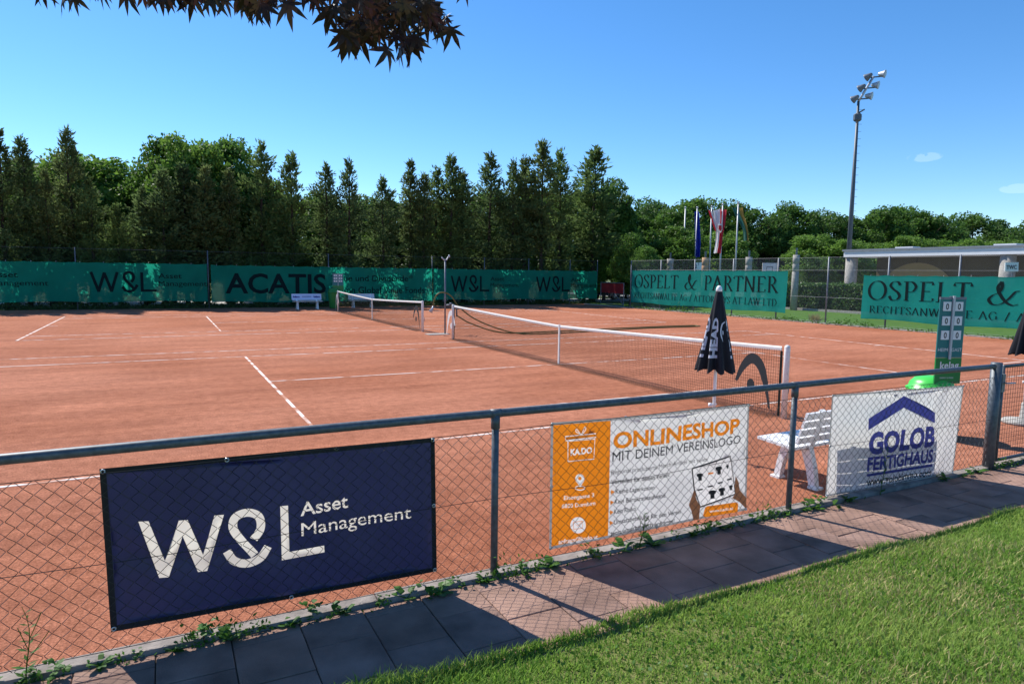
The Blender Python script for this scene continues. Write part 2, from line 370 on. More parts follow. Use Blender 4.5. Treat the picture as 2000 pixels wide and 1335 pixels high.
def disc(n=20): return [(math.cos(2*math.pi*k/n), math.sin(2*math.pi*k/n)) for k in range(n)], [tuple(range(n))]
def fit2d(vf, o, e, h, cap=None):
    """scale flat lettering so its box runs from point o to point e (2-D) and is h tall (cap = height of the glyph box that h stands for)"""
    v, f = vf; A = np.array(v, float); x0, x1 = A[:, 0].min(), A[:, 0].max(); y0 = 0.0; y1 = cap if cap else A[:, 1].max()
    o = np.array(o, float); d = np.array(e, float)-o; n = np.array([0, 1.0])
    return [tuple(o+d*((a-x0)/(x1-x0))+n*((b-y0)/(y1-y0)*h)) for a, b in A], f
def slice2d(vf, step):
    v, f = vf; bm = bmesh.new(); bv = [bm.verts.new((a, b, 0)) for a, b in v]
    for q in f:
        try: bm.faces.new([bv[i] for i in q])
        except ValueError: pass
    A = np.array(v)
    for ax in (0, 1):
        for s in np.arange(math.floor(A[:, ax].min()/step)*step, A[:, ax].max(), step):
            no = (1, 0, 0) if ax == 0 else (0, 1, 0); co = (s, 0, 0) if ax == 0 else (0, s, 0)
            bmesh.ops.bisect_plane(bm, geom=bm.verts[:]+bm.edges[:]+bm.faces[:], plane_co=co, plane_no=no)
    bm.verts.index_update()
    r = [(q.co.x, q.co.y) for q in bm.verts], [tuple(x.index for x in fc.verts) for fc in bm.faces]; bm.free(); return r
def print_on(name, vf, surf, m, parent, lift=.003, step=None):
    if step: vf = slice2d(vf, step)
    v, f = vf; mb = MB(); mb.add([surf(a, b, lift) for a, b in v], f); return mb.build(name, m, parent)

# ------------------------------------------------------------------ the ground
def sheet(name, x0, x1, y0, y1, z, m, nx=1, ny=1, zf=None):
    mb = MB(); mb.grid(lambda u, v: (x0+(x1-x0)*u, y0+(y1-y0)*v, z if zf is None else zf(x0+(x1-x0)*u, y0+(y1-y0)*v)), nx, ny)
    o = mb.build(name, m); o['kind'] = 'structure'; return o
sheet('ground', -900, 900, -600, 1200, -.06, M_ground)
court = sheet('clay_court', -40, 18.35, -2.74, 33.05, 0, M_clay)
court['label'] = 'red clay tennis courts'
g2 = 12.8+2.806
def cline(x0, x1, y0, y1):
    mb = MB(); mb.box(x0, x1, y0, y1, -.01, .004); mb.build('court_line', M_line, court)
for yo in (0, g2):
    cy = yo+6.4
    for dy in (5.46, 4.09):
        for s in (-1, 1): cline(-11.885, 11.885, cy+s*dy-.025, cy+s*dy+.025)
    for s in (-1, 1):
        cline(s*6.4-.025, s*6.4+.025, cy-4.065, cy+4.065)
        cline(s*11.86-.03, s*11.86+.03, cy-5.485, cy+5.485)
        cline(s*11.65-.15, s*11.65+.15, cy-.025, cy+.025)
    cline(-6.375, 6.375, cy-.025, cy+.025)
# right-hand turf strip with kerb, path beyond the far fence
o = sheet('turf_strip', 18.6, 28.3, -12, 34.5, -.02, M_turf); o['label'] = 'mown grass strip beyond the right fence'
mb = MB(); mb.box(18.36, 18.52, -8, 33, -.05, .05); o = mb.build('edging_kerb', M_conc); o['kind'] = 'structure'
mb = MB(); mb.box(28.3, 28.5, 6, 34, -.05, .12); o = mb.build('hedge_kerb', M_conc); o['kind'] = 'structure'
o = sheet('gravel_yard', -45, 30, 37.5, 43, -.03, M_gravel)
o = sheet('car_park', 31, 62, 5, 60, -.03, M_gravel)

# lawn: rises gently from the path to where the photographer stands
def lawn_z(x, y):
    t = max(0, -3.70-y); return .012+.10*min(t, 3.4)+.012*math.sin(x*1.7+y*.9)+.010*math.sin(x*.6-y*2.1)
def edge_y(x): return -3.70-.012*(x+7)+.022*math.sin(x*3.1)+.016*math.sin(x*7.7+1)
mb = MB(); NX = 160
mb.grid(lambda u, v: (lambda x: (x, edge_y(x)-v*v*9, lawn_z(x, edge_y(x)-v*v*9) if v > 0 else -.03))(-14+34*u), NX, 30)
lawn = mb.build('lawn', M_lawn, smooth=True); lawn['kind'] = 'structure'
# paved path with separate slabs
mb = MB(); mb.box(-14, 20, -3.86, -2.84, -.05, -.012)
path = mb.build('paved_path', M_joint); path['kind'] = 'structure'; path['label'] = 'narrow path of square concrete slabs along the fence'
SP = .378
for k in range(-2, 62):
    x0 = -8.62+SP*k-.0; off = .2*(k % 2)
    ys = [-2.862]; y = -2.985-off+.2
    cuts = [q for q in (-2.985+.0-off-.4*j for j in range(-1, 4)) if -3.84 < q < -2.90]
    ys = [-2.862]+cuts+[-3.85]
    for a, b in zip(ys[:-1], ys[1:]):
        if a-b < .05: continue
        mb = MB(); j = random.uniform(-.003, .003); g = .0028
        zt = [.0+j+random.uniform(-.0025, .0025) for _ in range(4)]
        X0, X1, Y0, Y1 = x0+g, x0+SP-g, b+g, a-g; c = .004
        mb.add([(X0, Y0, -.04), (X1, Y0, -.04), (X1, Y1, -.04), (X0, Y1, -.04), (X0, Y0, zt[0]-c), (X1, Y0, zt[1]-c), (X1, Y1, zt[2]-c), (X0, Y1, zt[3]-c),
                (X0+c, Y0+c, zt[0]), (X1-c, Y0+c, zt[1]), (X1-c, Y1-c, zt[2]), (X0+c, Y1-c, zt[3])],
               [(0, 1, 5, 4), (1, 2, 6, 5), (2, 3, 7, 6), (3, 0, 4, 7), (4, 5, 9, 8), (5, 6, 10, 9), (6, 7, 11, 10), (7, 4, 8, 11), (8, 9, 10, 11)])
        mb.build('slab', M_slab if random.random() < .6 else M_slab2, path)
# low concrete edging under the fence, in lengths
ek = thing('fence_edging', 'low weathered concrete edging strip under the near fence', 'edging', (-5, -2.80, 0))
for k in range(-9, 15):
    mb = MB(); x0 = -5+k*1.0; dz = random.uniform(-.008, .008)
    mb.add([(x0+.004, -2.855, -.05), (x0+.996, -2.855, -.05), (x0+.996, -2.745, -.05), (x0+.004, -2.745, -.05), (x0+.004, -2.85, .028+dz), (x0+.996, -2.85, .028+dz), (x0+.996, -2.755, .032+dz), (x0+.004, -2.755, .032+dz)],
           [(4, 5, 6, 7), (0, 1, 5, 4), (1, 2, 6, 5), (2, 3, 7, 6), (3, 0, 4, 7)])
    mb.build('edging_stone', M_kerb, ek)

# ------------------------------------------------------------------ the near fence
FY = -2.82
nf = thing('chain_link_fence', 'waist-high chain-link fence with grey steel top rail along the path', 'fence', (-6.15, FY, 0))
mb = MB(); mb.tube([(x, FY, 1.15-.004*math.sin((x+6.15)*1.06)) for x in np.arange(-12.1, .06, .5)], .028, 14); mb.build('top_rail', M_steel, nf, True)
PX = [-12.05, -9.12, -6.17, -3.24]
for x in PX:
    mb = MB(); mb.tube([(x, FY, -.05), (x, FY, 1.12)], .025, 12); po = mb.build('post', M_steel, nf, True)
    mb = MB(); mb.tube([(x, FY, 1.045), (x, FY, 1.14)], .031, 12); mb.tube([(x-.04, FY, 1.15), (x+.04, FY, 1.15)], .0305, 12); mb.build('rail_clamp', M_steel, po, True)
mb = MB(); mb.tube([(-.05, FY, -.05), (-.05, FY, 1.19)], .055, 14); gp = mb.build('gate_post', M_steel, nf, True)
mb = MB(); mb.box(.01, .075, FY-.04, FY+.02, .86, 1.06); mb.build('lock_case', M_post, gp)
mb = MB(); mb.tube([(.05, FY-.045, .965), (.05, FY-.08, .965), (.19, FY-.08, .96)], .009, 8); mb.build('door_handle', M_pole, gp, True)
def chainlink(x0, x1, z0, z1, y, p, hgt, r, amp=.004):
    mb = MB(); n = int((x1-x0)/p); rows = int(round((z1-z0)/hgt*2))
    for i in range(n+1):
        pts = []
        for k in range(rows+1):
            z = z0+k*hgt/2; side = (k % 2)
            x = x0+i*p+(p/2 if side else 0)+.5*p*0
            wv = .010*math.sin(x*5.1+z*3)+.006*math.sin(x*13+z*7)
            pts.append((x+random.uniform(-.002, .002), y+wv+(amp if (k//1) % 2 else -amp), min(z, z1)+random.uniform(-.002, .002)))
        pts2 = []
        for a, b in zip(pts[:-1], pts[1:]):
            a = np.array(a); b = np.array(b); pts2 += [a+(b-a)*.06, a+(b-a)*.94]
        mb.tube(pts2, r, 3, cap=False)
        # mirrored partner so that neighbouring wires hook into each other
        pts3 = [(2*(x0+i*p)-q[0], q[1], q[2]) for q in pts2]
        mb.tube(pts3, r, 3, cap=False)
    return mb
cl = chainlink(-11.9, -.13, .055, 1.03, FY, .084, .078, .0019).build('wire_mesh', M_wire, nf); cl['kind'] = 'stuff'
for z in (.06, .55, 1.03):
    mb = MB(); mb.tube([(x, FY-.006+.004*math.sin(x*4), z+.012*math.sin(x*2.1+z*5)*(z > .2)*(z < 1)) for x in np.arange(-12, -.08, .1)], .0022, 4); mb.build('tension_wire', M_wire, nf)
# gate
gt = thing('garden_gate', 'steel-framed gate of welded wire mesh at the right end of the near fence', 'gate', (.6, FY, 0))
mb = MB()
for a, b in (((.09, .08), (1.25, .08)), ((.09, 1.14), (1.25, 1.14)), ((.09, .08), (.09, 1.14)), ((1.25, .08), (1.25, 1.14))):
    mb.tube([(a[0], FY, a[1]), (b[0], FY, b[1])], .02, 8)
mb.build('gate_frame', M_steel, gt, True)
mb = MB()
for x in np.arange(.13, 1.23, .05): mb.tube([(x, FY, .08), (x, FY, 1.14)], .002, 4)
for z in np.arange(.12, 1.12, .05): mb.tube([(.09, FY+.004, z), (1.25, FY+.004, z)], .002, 4)
o = mb.build('welded_mesh', M_wire, gt); o['kind'] = 'stuff'
mb = MB(); mb.tube([(1.35, FY, -.05), (1.35, FY, 1.19)], .055, 14); mb.build('hinge_post', M_steel, gt, True)

# ------------------------------------------------------------------ banners on the near fence (hung on its court side)
def banner(name, label, corners, base, hem, ripple, eyelets=((0, 1), (.33, 1), (.66, 1), (1, 1), (0, .5), (1, .5), (0, 0), (.5, 0), (1, 0)), hemw=.03):
    BL, BR, TR, TL = [onY(px, py, FY) for px, py in corners]; YB = FY+.024
    th = thing(name, label, 'banner', (float((BL[0]+BR[0])/2), YB, 0))
    def S(u, v, lift=0):
        b = BL+(BR-BL)*u; t = TL+(TR-TL)*u; p = b+(t-b)*v
        sag = -.012*math.sin(u*math.pi*3)**2*v
        return (p[0], YB+ripple(u, v)-lift, p[2]+sag)
    W = np.linalg.norm(BR-BL); H = np.linalg.norm(TL-BL)
    def uv(px, py):
        q = onY(px, py, YB); u = (q[0]-BL[0])/(BR[0]-BL[0])
        for _ in range(4):
            b = BL+(BR-BL)*u; t = TL+(TR-TL)*u; v = (q[2]-b[2])/(t[2]-b[2]); l = BL+(TL-BL)*v; r = BR+(TR-BR)*v; u = (q[0]-l[0])/(r[0]-l[0])
        return u, v
    S.uv = uv; S.W = W; S.H = H
    S.base = base; S.layers = []
    eu = hemw/W; ev = hemw/H
    for (u0, u1, v0, v1) in ((0, 1, 0, ev), (0, 1, 1-ev, 1), (0, eu, ev, 1-ev), (1-eu, 1, ev, 1-ev)):
        S.layers.append(([(u0*W, v0*H), (u1*W, v0*H), (u1*W, v1*H), (u0*W, v1*H)], [(0, 1, 2, 3)], hem))
    for (u, v) in eyelets:
        q = S(min(max(u, eu*.5), 1-eu*.5), min(max(v, ev*.5), 1-ev*.5), .004); mb = MB()
        ring = [(q[0]+.010*math.cos(a), q[1]-.002*0, q[2]+.010*math.sin(a)) for a in np.linspace(0, 2*math.pi, 11)]
        mb.tube(ring, .004, 5); mb.build('eyelet', M_eyelet, th, True)
    return th, S
def finish_banner(th, S):
    """one cloth skin: printed shapes are cut into it (constrained triangulation), so light shines through print and cloth alike"""
    V = [Vector((0, 0)), Vector((S.W, 0)), Vector((S.W, S.H)), Vector((0, S.H))]; E = [(0, 1), (1, 2), (2, 3), (3, 0)]; mats_ = [S.base]; polys = []
    for v, f, m in S.layers:
        if m not in mats_: mats_.append(m)
        b = len(V); V += [Vector((min(max(x, 0), S.W), min(max(y, 0), S.H))) for x, y in v]
        for q in f:
            E += [(b+q[i], b+q[(i+1) % len(q)]) for i in range(len(q))]; polys.append((np.array([V[b+i] for i in q]), mats_.index(m)))
    nu, nv = 56, 28
    for i in range(1, nu):
        for j in range(1, nv): V.append(Vector((S.W*i/nu, S.H*j/nv)))
    ov, oe, of, ovo, oeo, ofo = mathutils.geometry.delaunay_2d_cdt(V, E, [], 0, 1e-5)
    A = np.array([(p.x, p.y) for p in ov]); fs = [tuple(t) for t in of]; cen = np.array([A[list(t)].mean(0) for t in fs]); mi = np.zeros(len(fs), dtype=np.int32)
    for P, m in polys:
        lo, hi = P.min(0), P.max(0); k = np.nonzero((cen[:, 0] >= lo[0]) & (cen[:, 0] <= hi[0]) & (cen[:, 1] >= lo[1]) & (cen[:, 1] <= hi[1]))[0]
        if not len(k): continue
        c = cen[k]; ins = np.zeros(len(k), bool)
        for i in range(len(P)):
            (x0, y0), (x1, y1) = P[i], P[(i+1) % len(P)]
            if y0 == y1: continue
            cr = ((y0 > c[:, 1]) != (y1 > c[:, 1])) & (c[:, 0] < (x1-x0)*(c[:, 1]-y0)/(y1-y0)+x0); ins ^= cr
        mi[k[ins]] = m
    vs = [S(x/S.W, y/S.H) for x, y in A]
    me = bpy.data.meshes.new('cloth'); me.from_pydata(vs, [], fs); me.update(); me.polygons.foreach_set('material_index', mi)
    link_mesh('cloth', me, mats_, th, True)
def text_on(th, S, name, vf, pL, pR, hpx, m, cap=None, step=.06, lift=.003):
    a = S.uv(*pL); b = S.uv(*pR); h = S.uv(pL[0], pL[1]-hpx); hh = h[1]-a[1]
    v, f = fit2d(vf, (a[0]*S.W, a[1]*S.H), (b[0]*S.W, b[1]*S.H), hh*S.H, cap); S.layers.append((v, f, m))
def poly_on(th, S, name, pts, m, lift=.003, step=.06):
    q = [S.uv(*p) for p in pts]; S.layers.append(([(a*S.W, b*S.H) for a, b in q], [tuple(range(len(q)))], m))
def line_on(th, S, name, pts, wpx, m, lift=.003):
    v = []; f = []; ribbon([(a*S.W, b*S.H) for a, b in [S.uv(*p) for p in pts]], lambda d: wpx, v, f); S.layers.append((v, f, m))
CAPH = .72   # cap height of the built-in font at size 1
# navy banner
rip = lambda u, v: 1.7*(.010*math.sin(u*9+v*2)*(.3+v*(1-v)*2)+.014*math.exp(-((v-.42+.25*(u-.2))**2)/.006)*math.exp(-((u-.25)**2)/.08)+.006*math.sin(u*23+v*5)*(1-v))
b1, S1 = banner('banner', 'navy blue banner with cream lettering hanging on the near fence', [(216, 1238), (855, 1117), (851, 855), (193, 918)], M_navy, M_black, rip)
Z4 = lambda x, y: (x*.3857, 820+y*.3857)
# W & L built to the photograph's letter boxes
def quadl(*pts): return [Z4(*p) for p in pts]
for nm, pl in (('letter', [(700, 512), (752, 508), (835, 715), (905, 503), (950, 500), (1030, 690), (1085, 478), (1133, 474), (1050, 765), (1003, 770), (925, 585), (855, 793), (806, 797)]),
               ('letter', [(1418, 428), (1458, 424), (1466, 664), (1642, 634), (1644, 668), (1426, 704)])):
    poly_on(b1, S1, nm, quadl(*pl), M_cream)
def amp_path(pts, wz):
    P = catmull([np.array(Z4(*p)) for p in pts], 6); return P
for pts in ([(1283, 598), (1318, 540), (1308, 480), (1250, 462), (1190, 488), (1180, 545), (1225, 610), (1290, 680)], [(1357, 635), (1320, 690), (1250, 722), (1185, 712), (1150, 668)]):
    v = []; f = []; q = [S1.uv(*p) for p in catmull([np.array(Z4(*p)) for p in pts], 6)]
    ribbon([(a*S1.W, b*S1.H) for a, b in q], lambda d: .047, v, f)
    S1.layers.append((v, f, M_cream))
text_on(b1, S1, 'lettering', sans('Asset', .012), (587, 1005), (681, 991), 27, M_cream, CAPH)
text_on(b1, S1, 'lettering', sans('Management', .012), (589, 1045), (803, 1010), 27, M_cream, CAPH)
finish_banner(b1, S1)
# orange and white banner
rip2 = lambda u, v: .014*math.sin(u*7+1)*v+.010*math.exp(-((v-.3-.5*(u-.4))**2)/.004)*u+.010*math.exp(-((u-.55-.3*(v-.5))**2)/.004)*(1-v)+.005*math.sin(u*19+v*6)
b2, S2 = banner('banner', 'orange and white online shop banner hanging on the near fence', [(1076, 1075), (1462, 997), (1470, 790), (1081, 827)], M_vwhite, M_hemgrey, rip2, hemw=.02)
Z6 = lambda x, y: (1050+x*.255, 760+y*.255)
S2.layers.insert(0, ([(0, 0), (.262*S2.W, 0), (.262*S2.W, S2.H), (0, S2.H)], [(0, 1, 2, 3)], M_orange))
def t2(body, zl, zr, hz, m, bold=0.0, lift=.004): return text_on(b2, S2, 'lettering', sans(body, bold), Z6(*zl), Z6(*zr), hz*.255, m, CAPH, lift=lift)
t2('ONLINESHOP', (578, 452), (1552, 325), 122, M_orange, .035)
t2('MIT DEINEM VEREINSLOGO', (574, 552), (1560, 412), 76, M_ink)
t2('Regional produzierte Merch-Artikel mit vielen', (568, 652), (1296, 545), 36, M_ink, .02)
t2('Vorteilen für deinen Verein:', (566, 728), (1015, 664), 36, M_ink, .02)
for s, yl, xr, yr in (('Keine Lagerkosten', 800, 895, 760), ('Kein Bürokratieaufwand', 880, 975, 822), ('Kein Risiko', 955, 755, 928), ('Umsatzbeteilung für den Verein', 1035, 1095, 948)):
    t2(s, (600-(yl-800)*.07, yl), (xr, yr), 36, M_ink, .014)
    x = 566-(yl-800)*.06; y = yl-12; poly_on(b2, S2, 'bullet', [Z6(x, y-20), Z6(x+28, y-4), Z6(x-2, y+20)], M_orange, .004)
t2('Jetzt unverbindlich anfragen!', (556, 1118), (1045, 1012), 28, M_ink, .02)
t2('KA.DO', (258, 502), (425, 480), 48, M_vprint, .04)
t2('Eisengasse 3', (203, 845), (434, 818), 32, M_vprint, .012); t2('6850 Dornbirn', (188, 910), (442, 880), 32, M_vprint, .012)
t2('anfrage@kado.at', (163, 1185), (458, 1140), 34, M_vprint, .012)
def l2(pts, wd=.008, m=M_vprint): line_on(b2, S2, 'line_drawing', [Z6(*p) for p in pts], wd, m, .004)
l2([(240, 395), (236, 550), (438, 528), (446, 372), (240, 395)]); l2([(220, 360), (222, 392), (455, 358), (452, 330), (220, 360)])
l2(catmull([(345, 340), (305, 320), (310, 300), (345, 335), (370, 280), (378, 300), (350, 340)], 5), .006)
q = [Z6(326+36*math.cos(a), 680+38*math.sin(a)) for a in np.linspace(0, 2*math.pi, 17)[:-1]]; poly_on(b2, S2, 'pin_mark', q, M_vprint, .004)
poly_on(b2, S2, 'pin_mark', [Z6(293, 690), Z6(361, 686), Z6(328, 745)], M_vprint, .0042)
poly_on(b2, S2, 'pin_mark', [Z6(326+14*math.cos(a), 676+14*math.sin(a)) for a in np.linspace(0, 2*math.pi, 13)[:-1]], M_orange, .0055)
l2([(326+36*math.cos(a), 750+16*math.sin(a)) for a in np.linspace(0, 2*math.pi, 17)], .007)
poly_on(b2, S2, 'mail_mark', [Z6(311+58*math.cos(a), 1038+64*math.sin(a)) for a in np.linspace(0, 2*math.pi, 21)[:-1]], M_vprint, .004)
l2([(275, 1015), (278, 1070), (345, 1060), (343, 1005), (275, 1015), (310, 1045), (343, 1005)], .005, M_orange)
# tablet picture with two hands
poly_on(b2, S2, 'tablet_picture', [Z6(1185, 606), Z6(1490, 512), Z6(1515, 800), Z6(1250, 900), Z6(1205, 770)], M_vprint, .0035)
l2([(1185, 606), (1490, 512), (1515, 800), (1250, 900), (1200, 760), (1185, 606)], .013, M_ink)
for x, y, s in ((1243, 668, 24), (1390, 615, 26), (1460, 590, 12), (1337, 800, 28), (1410, 778, 26), (1482, 750, 16)):
    poly_on(b2, S2, 'shirt_picture', [Z6(x-s, y-s*.8), Z6(x-s*.3, y-s*1.1), Z6(x+s*.3, y-s*1.15), Z6(x+s, y-s), Z6(x+s*.9, y-s*.2), Z6(x+s*.55, y-s*.2), Z6(x+s*.6, y+s*1.1), Z6(x-s*.5, y+s*1.3), Z6(x-s*.55, y), Z6(x-s*.95, y)], M_ink, .005)
for x, y in ((1325, 640), (1245, 768), (1322, 740), (1398, 712), (1472, 688)): poly_on(b2, S2, 'caption_picture', [Z6(x-20, y-4), Z6(x+20, y-12), Z6(x+20, y), Z6(x-20, y+8)], M_ink if x != 1325 else M_orange, .005)
poly_on(b2, S2, 'hand_picture', [Z6(1198, 775), Z6(1212, 790), Z6(1215, 835), Z6(1248, 895), Z6(1240, 1005), Z6(1196, 1015), Z6(1180, 930), Z6(1160, 885), Z6(1178, 835)], M_skin, .006)
poly_on(b2, S2, 'hand_picture', [Z6(1522, 662), Z6(1545, 712), Z6(1552, 770), Z6(1608, 830), Z6(1600, 915), Z6(1545, 860), Z6(1490, 830), Z6(1515, 795), Z6(1512, 735)], M_skin, .006)
poly_on(b2, S2, 'orange_button', [Z6(1285, 905), Z6(1300, 893), Z6(1520, 862), Z6(1536, 875), Z6(1530, 935), Z6(1515, 948), Z6(1285, 980), Z6(1270, 968)], M_orange, .005)
t2('www.kado.at', (1318, 944), (1495, 917), 24, M_vprint, .012, .0065)
finish_banner(b2, S2)
# white banner with the blue roof
rip3 = lambda u, v: .018*math.sin(u*5+.5)*(.4+.6*v)+.022*math.exp(-((u-.84-.05*math.sin(v*6))**2)/.0012)+.016*math.exp(-((u-.92)**2)/.002)*(1-v*.5)+.012*math.sin(u*8+2)*(1-v)+.004*math.sin(u*21+v*9)
b3, S3 = banner('banner', 'white banner with blue roof emblem hanging on the near fence beside the gate', [(1619, 972), (1864, 925), (1884, 752), (1632, 772)], M_vwhite, M_hemgrey, rip3, hemw=.018)
Z7 = lambda x, y: (1450+x*.3146, 680+y*.3146)
poly_on(b3, S3, 'roof_emblem', [Z7(785, 508), Z7(790, 436), Z7(1005, 288), Z7(1000, 362)], M_blueink)
poly_on(b3, S3, 'roof_emblem', [Z7(1000, 362), Z7(1005, 288), Z7(1200, 395), Z7(1201, 460)], M_blueink)
def t3(body, zl, zr, hz, m, bold): text_on(b3, S3, 'lettering', sans(body, bold), Z7(*zl), Z7(*zr), hz*.3146, m, CAPH, lift=.0035)
t3('GOLOB', (782, 655), (1190, 598), 128, M_blueink, .05); t3('FERTIGHAUS', (775, 760), (1180, 700), 82, M_blueink, .04)
poly_on(b3, S3, 'underline', [Z7(775, 780), Z7(1178, 716), Z7(1178, 732), Z7(775, 796)], M_blueink)
text_on(b3, S3, 'lettering', sans('www.golobimmo.com', .02), Z7(768, 852), Z7(1172, 788), 34*.3146, M_ink, .53)

finish_banner(b3, S3)
# ------------------------------------------------------------------ tennis nets
def tennis_net(y0, label, near_dark):
    th = thing('tennis_net', label, 'tennis net', (0, y0+6.4, 0), 'tennis nets across the clay courts')
    H = lambda y: .914+(1.07-.914)*abs((y-y0-6.4)/6.4)**1.15
    for y in (y0, y0+12.8):
        mb = MB(); mb.lathe((0, y, -.02), [(.042, 0), (.042, 1.08), (.036, 1.105), (.015, 1.115)], 14); po = mb.build('net_post', M_wpaint, th, True)
        mb = MB(); mb.tube([(.045, y, .35), (.07, y, .38), (.07, y, .5)], .008, 6); mb.build('winder', M_post, po, True)
    ya, yb = y0+.10, y0+12.70
    mb = MB(); ys = np.arange(ya, yb, .045); sl_ = lambda y: .012*math.sin(y*2.3)
    for y in ys: mb.tube([(sl_(y), y, .015+.02*abs(math.sin(y*.9))), (0, y, H(y)-.03)], .0021, 3, cap=False)
    for k in range(21):
        t = k/21; mb.tube([(sl_(y)*(1-t), y, (.015+.02*abs(math.sin(y*.9)))*(1-t)+(H(y)-.03)*t) for y in np.linspace(ya, yb, 50)], .0021, 3, cap=False)
    o = mb.build('netting', M_net, th); o['kind'] = 'stuff'
    mb = MB()   # slack skirt of doubled netting at the foot
    for k in range(7):
        mb.tube([(-.02-.03*k+.01*math.sin(y*3), y, .012+.02*(k % 2)) for y in np.linspace(ya, yb, 60)], .002, 3, cap=False)
    for y in np.arange(ya, yb, .06): mb.tube([(0, y, .03), (-.2, y+.02, .012)], .0016, 3, cap=False)
    o = mb.build('net_skirt', M_net, th); o['kind'] = 'stuff'
    mb = MB(); mb.grid(lambda u, v: (.006*math.sin(v*math.pi*2)+.001, ya+(yb-ya)*u, H(ya+(yb-ya)*u)-.065*abs(v-.5)*2+.002), 64, 6); mb.build('white_band', M_nettape, th, True)
    mb = MB()
    for y in (ya, yb): mb.box(-.004, .004, y-.02, y+.02, .02, 1.0)
    mb.build('side_band', M_net, th)
    mb = MB(); mb.box(-.012, .012, y0+6.375, y0+6.425, 0, .93); mb.build('centre_strap', M_nettape, th)
    for k, (yc, m) in enumerate(((y0+.95, M_logo if near_dark else M_logo), (y0+12.62, M_nettape))):
        wd = .72 if k == 0 else -.72
        v, f = head_logo(); mb = MB(); mb.add([(-.012, yc-a*wd, .10+b*.74) for a, b in v], f); mb.build('printed_emblem', m, th)
    return th
tennis_net(0.0, 'long tennis net of the nearer clay court, closest to the parasol', True)
tennis_net(g2, 'farther tennis net in front of the long green screens', False)
# water post, hose
wp = thing('water_post', 'thin grey standpipe with tap between the two nets', 'standpipe', (.41, 14.5, 0))
mb = MB(); mb.tube([(.41, 14.5, 0), (.41, 14.5, 2.50)], .028, 10); mb.build('pipe', M_post, wp, True)
mb = MB(); mb.tube([(.28, 14.5, 2.60), (.36, 14.5, 2.52), (.46, 14.5, 2.52), (.52, 14.5, 2.62)], .02, 8); mb.lathe((.55, 14.5, 2.6), [(.015, 0), (.035, .02), (.035, .07), (.015, .09)], 10); mb.build('sensor_head', M_pole, wp, True)
mb = MB(); mb.tube([(.41, 14.5, .98), (.62, 14.45, 1.0), (.78, 14.4, .96), (.80, 14.4, .60)], .028, 8); mb.lathe((.6, 14.45, 1.0), [(.05, 0), (.05, .06), (.02, .07)], 8); mb.build('tap_arm', M_post, wp, True)
mb = MB(); mb.box(-.25, .5, 14.25, 14.7, -.01, .02); mb.build('foot_slab', M_conc, wp)
hs = thing('garden_hose', 'olive hose hung over the standpipe with a spray nozzle, trailing across the clay', 'hose', (.6, 14.4, 0))
pts = catmull([(-.02, 14.5, .95), (.0, 14.5, 1.12), (.12, 14.48, 1.36), (.36, 14.46, 1.42), (.62, 14.42, 1.28), (.85, 14.36, .95), (1.3, 14.1, .55), (2.0, 13.7, .22), (2.8, 13.4, .03), (4, 13.35, .02), (6, 13.6, .02), (8.5, 14.0, .02), (11.3, 14.12, .02), (11.6, 14.3, .02), (11.2, 14.6, .02), (7, 14.35, .02), (3.6, 13.9, .02), (2.2, 13.9, .06), (1.3, 14.3, .35), (.82, 14.4, .62)], 6)
mb = MB(); mb.tube(pts, .022, 7); mb.build('hose_line', M_hose, hs, True)
mb = MB(); mb.tube([(-.02, 14.5, .96), (-.05, 14.5, .88), (-.12, 14.5, .76)], [.025, .03, .075], 10); mb.build('spray_nozzle', M_pole, hs, True)

# ------------------------------------------------------------------ parasols
def parasol(x, y, tip, ln, rad, label, folds=9, foot=False):
    th = thing('parasol', label, 'parasol', (x, y, 0), 'closed black parasols')
    def surf(a, t):
        rr = (.035+(rad-.035)*t**.92); fold = 1+.26*t*math.cos(a*folds+.6*math.sin(t*5))+.07*t*math.sin(a*3+1)
        hem = .03*math.cos(a*folds)*max(0, t-.9)*8
        return (x+rr*fold*math.cos(a), y+rr*fold*math.sin(a), tip-.05-ln*t-hem)
    mb = MB(); n = folds*10
    mb.grid(lambda u, v: surf(u*2*math.pi, v), n, 26); mb.build('canopy', M_umb, th, True)
    mb = MB(); mb.lathe((x, y, tip-.06), [(.036, 0), (.036, .03), (.03, .055), (.012, .075)], 12); mb.build('tip_cap', M_white, th, True)
    mb = MB(); mb.tube([(x, y, 0.02), (x, y, tip-.1)], .019, 10); mb.build('pole', M_white, th, True)
    mb = MB(); mb.lathe((x, y, 0), [(.26, 0), (.27, .03), (.24, .06), (.05, .075), (.035, .3), (.022, .32)], 20); mb.build('stand', M_conc, th, True)
    mb = MB(); mb.tube([(x-.06, y, .62), (x+.03, y, .62)], .012, 8); mb.lathe((x-.06, y, .60), [(.022, 0), (.022, .04)], 8); mb.build('clamp_knob', M_white, th, True)
    return th, surf
PU = onY(1396, 760, -1.15)
p1_, us = parasol(PU[0], -1.15, onY(1408, 560, -1.15)[2], 0.90, .185, 'closed black parasol with white lettering in front of the long net')
aim = math.atan2(CAM[1]+1.15, CAM[0]-PU[0])
def umb_print(name, vf, a0, tmid, hgt, wid, sc=1):
    # letters run down the canopy: text x -> down the cloth, text y -> round it
    v, f = slice2d(vf, .04); mb = MB(); A = np.array(v); L = A[:, 0].max()-A[:, 0].min(); Hh = A[:, 1].max()
    V = []
    for a_, b_ in v:
        t = tmid+((A[:, 0].max()-a_)/L-.5)*hgt; ang = a0-(b_/Hh-.5)*wid
        q = np.array(us(ang, t)); c = np.array((PU[0], -1.15, q[2])); d = (q-c)/np.linalg.norm(q-c); V.append(tuple(q+d*.008))
    mb.add(V, f); mb.build(name, M_umbw, p1_)
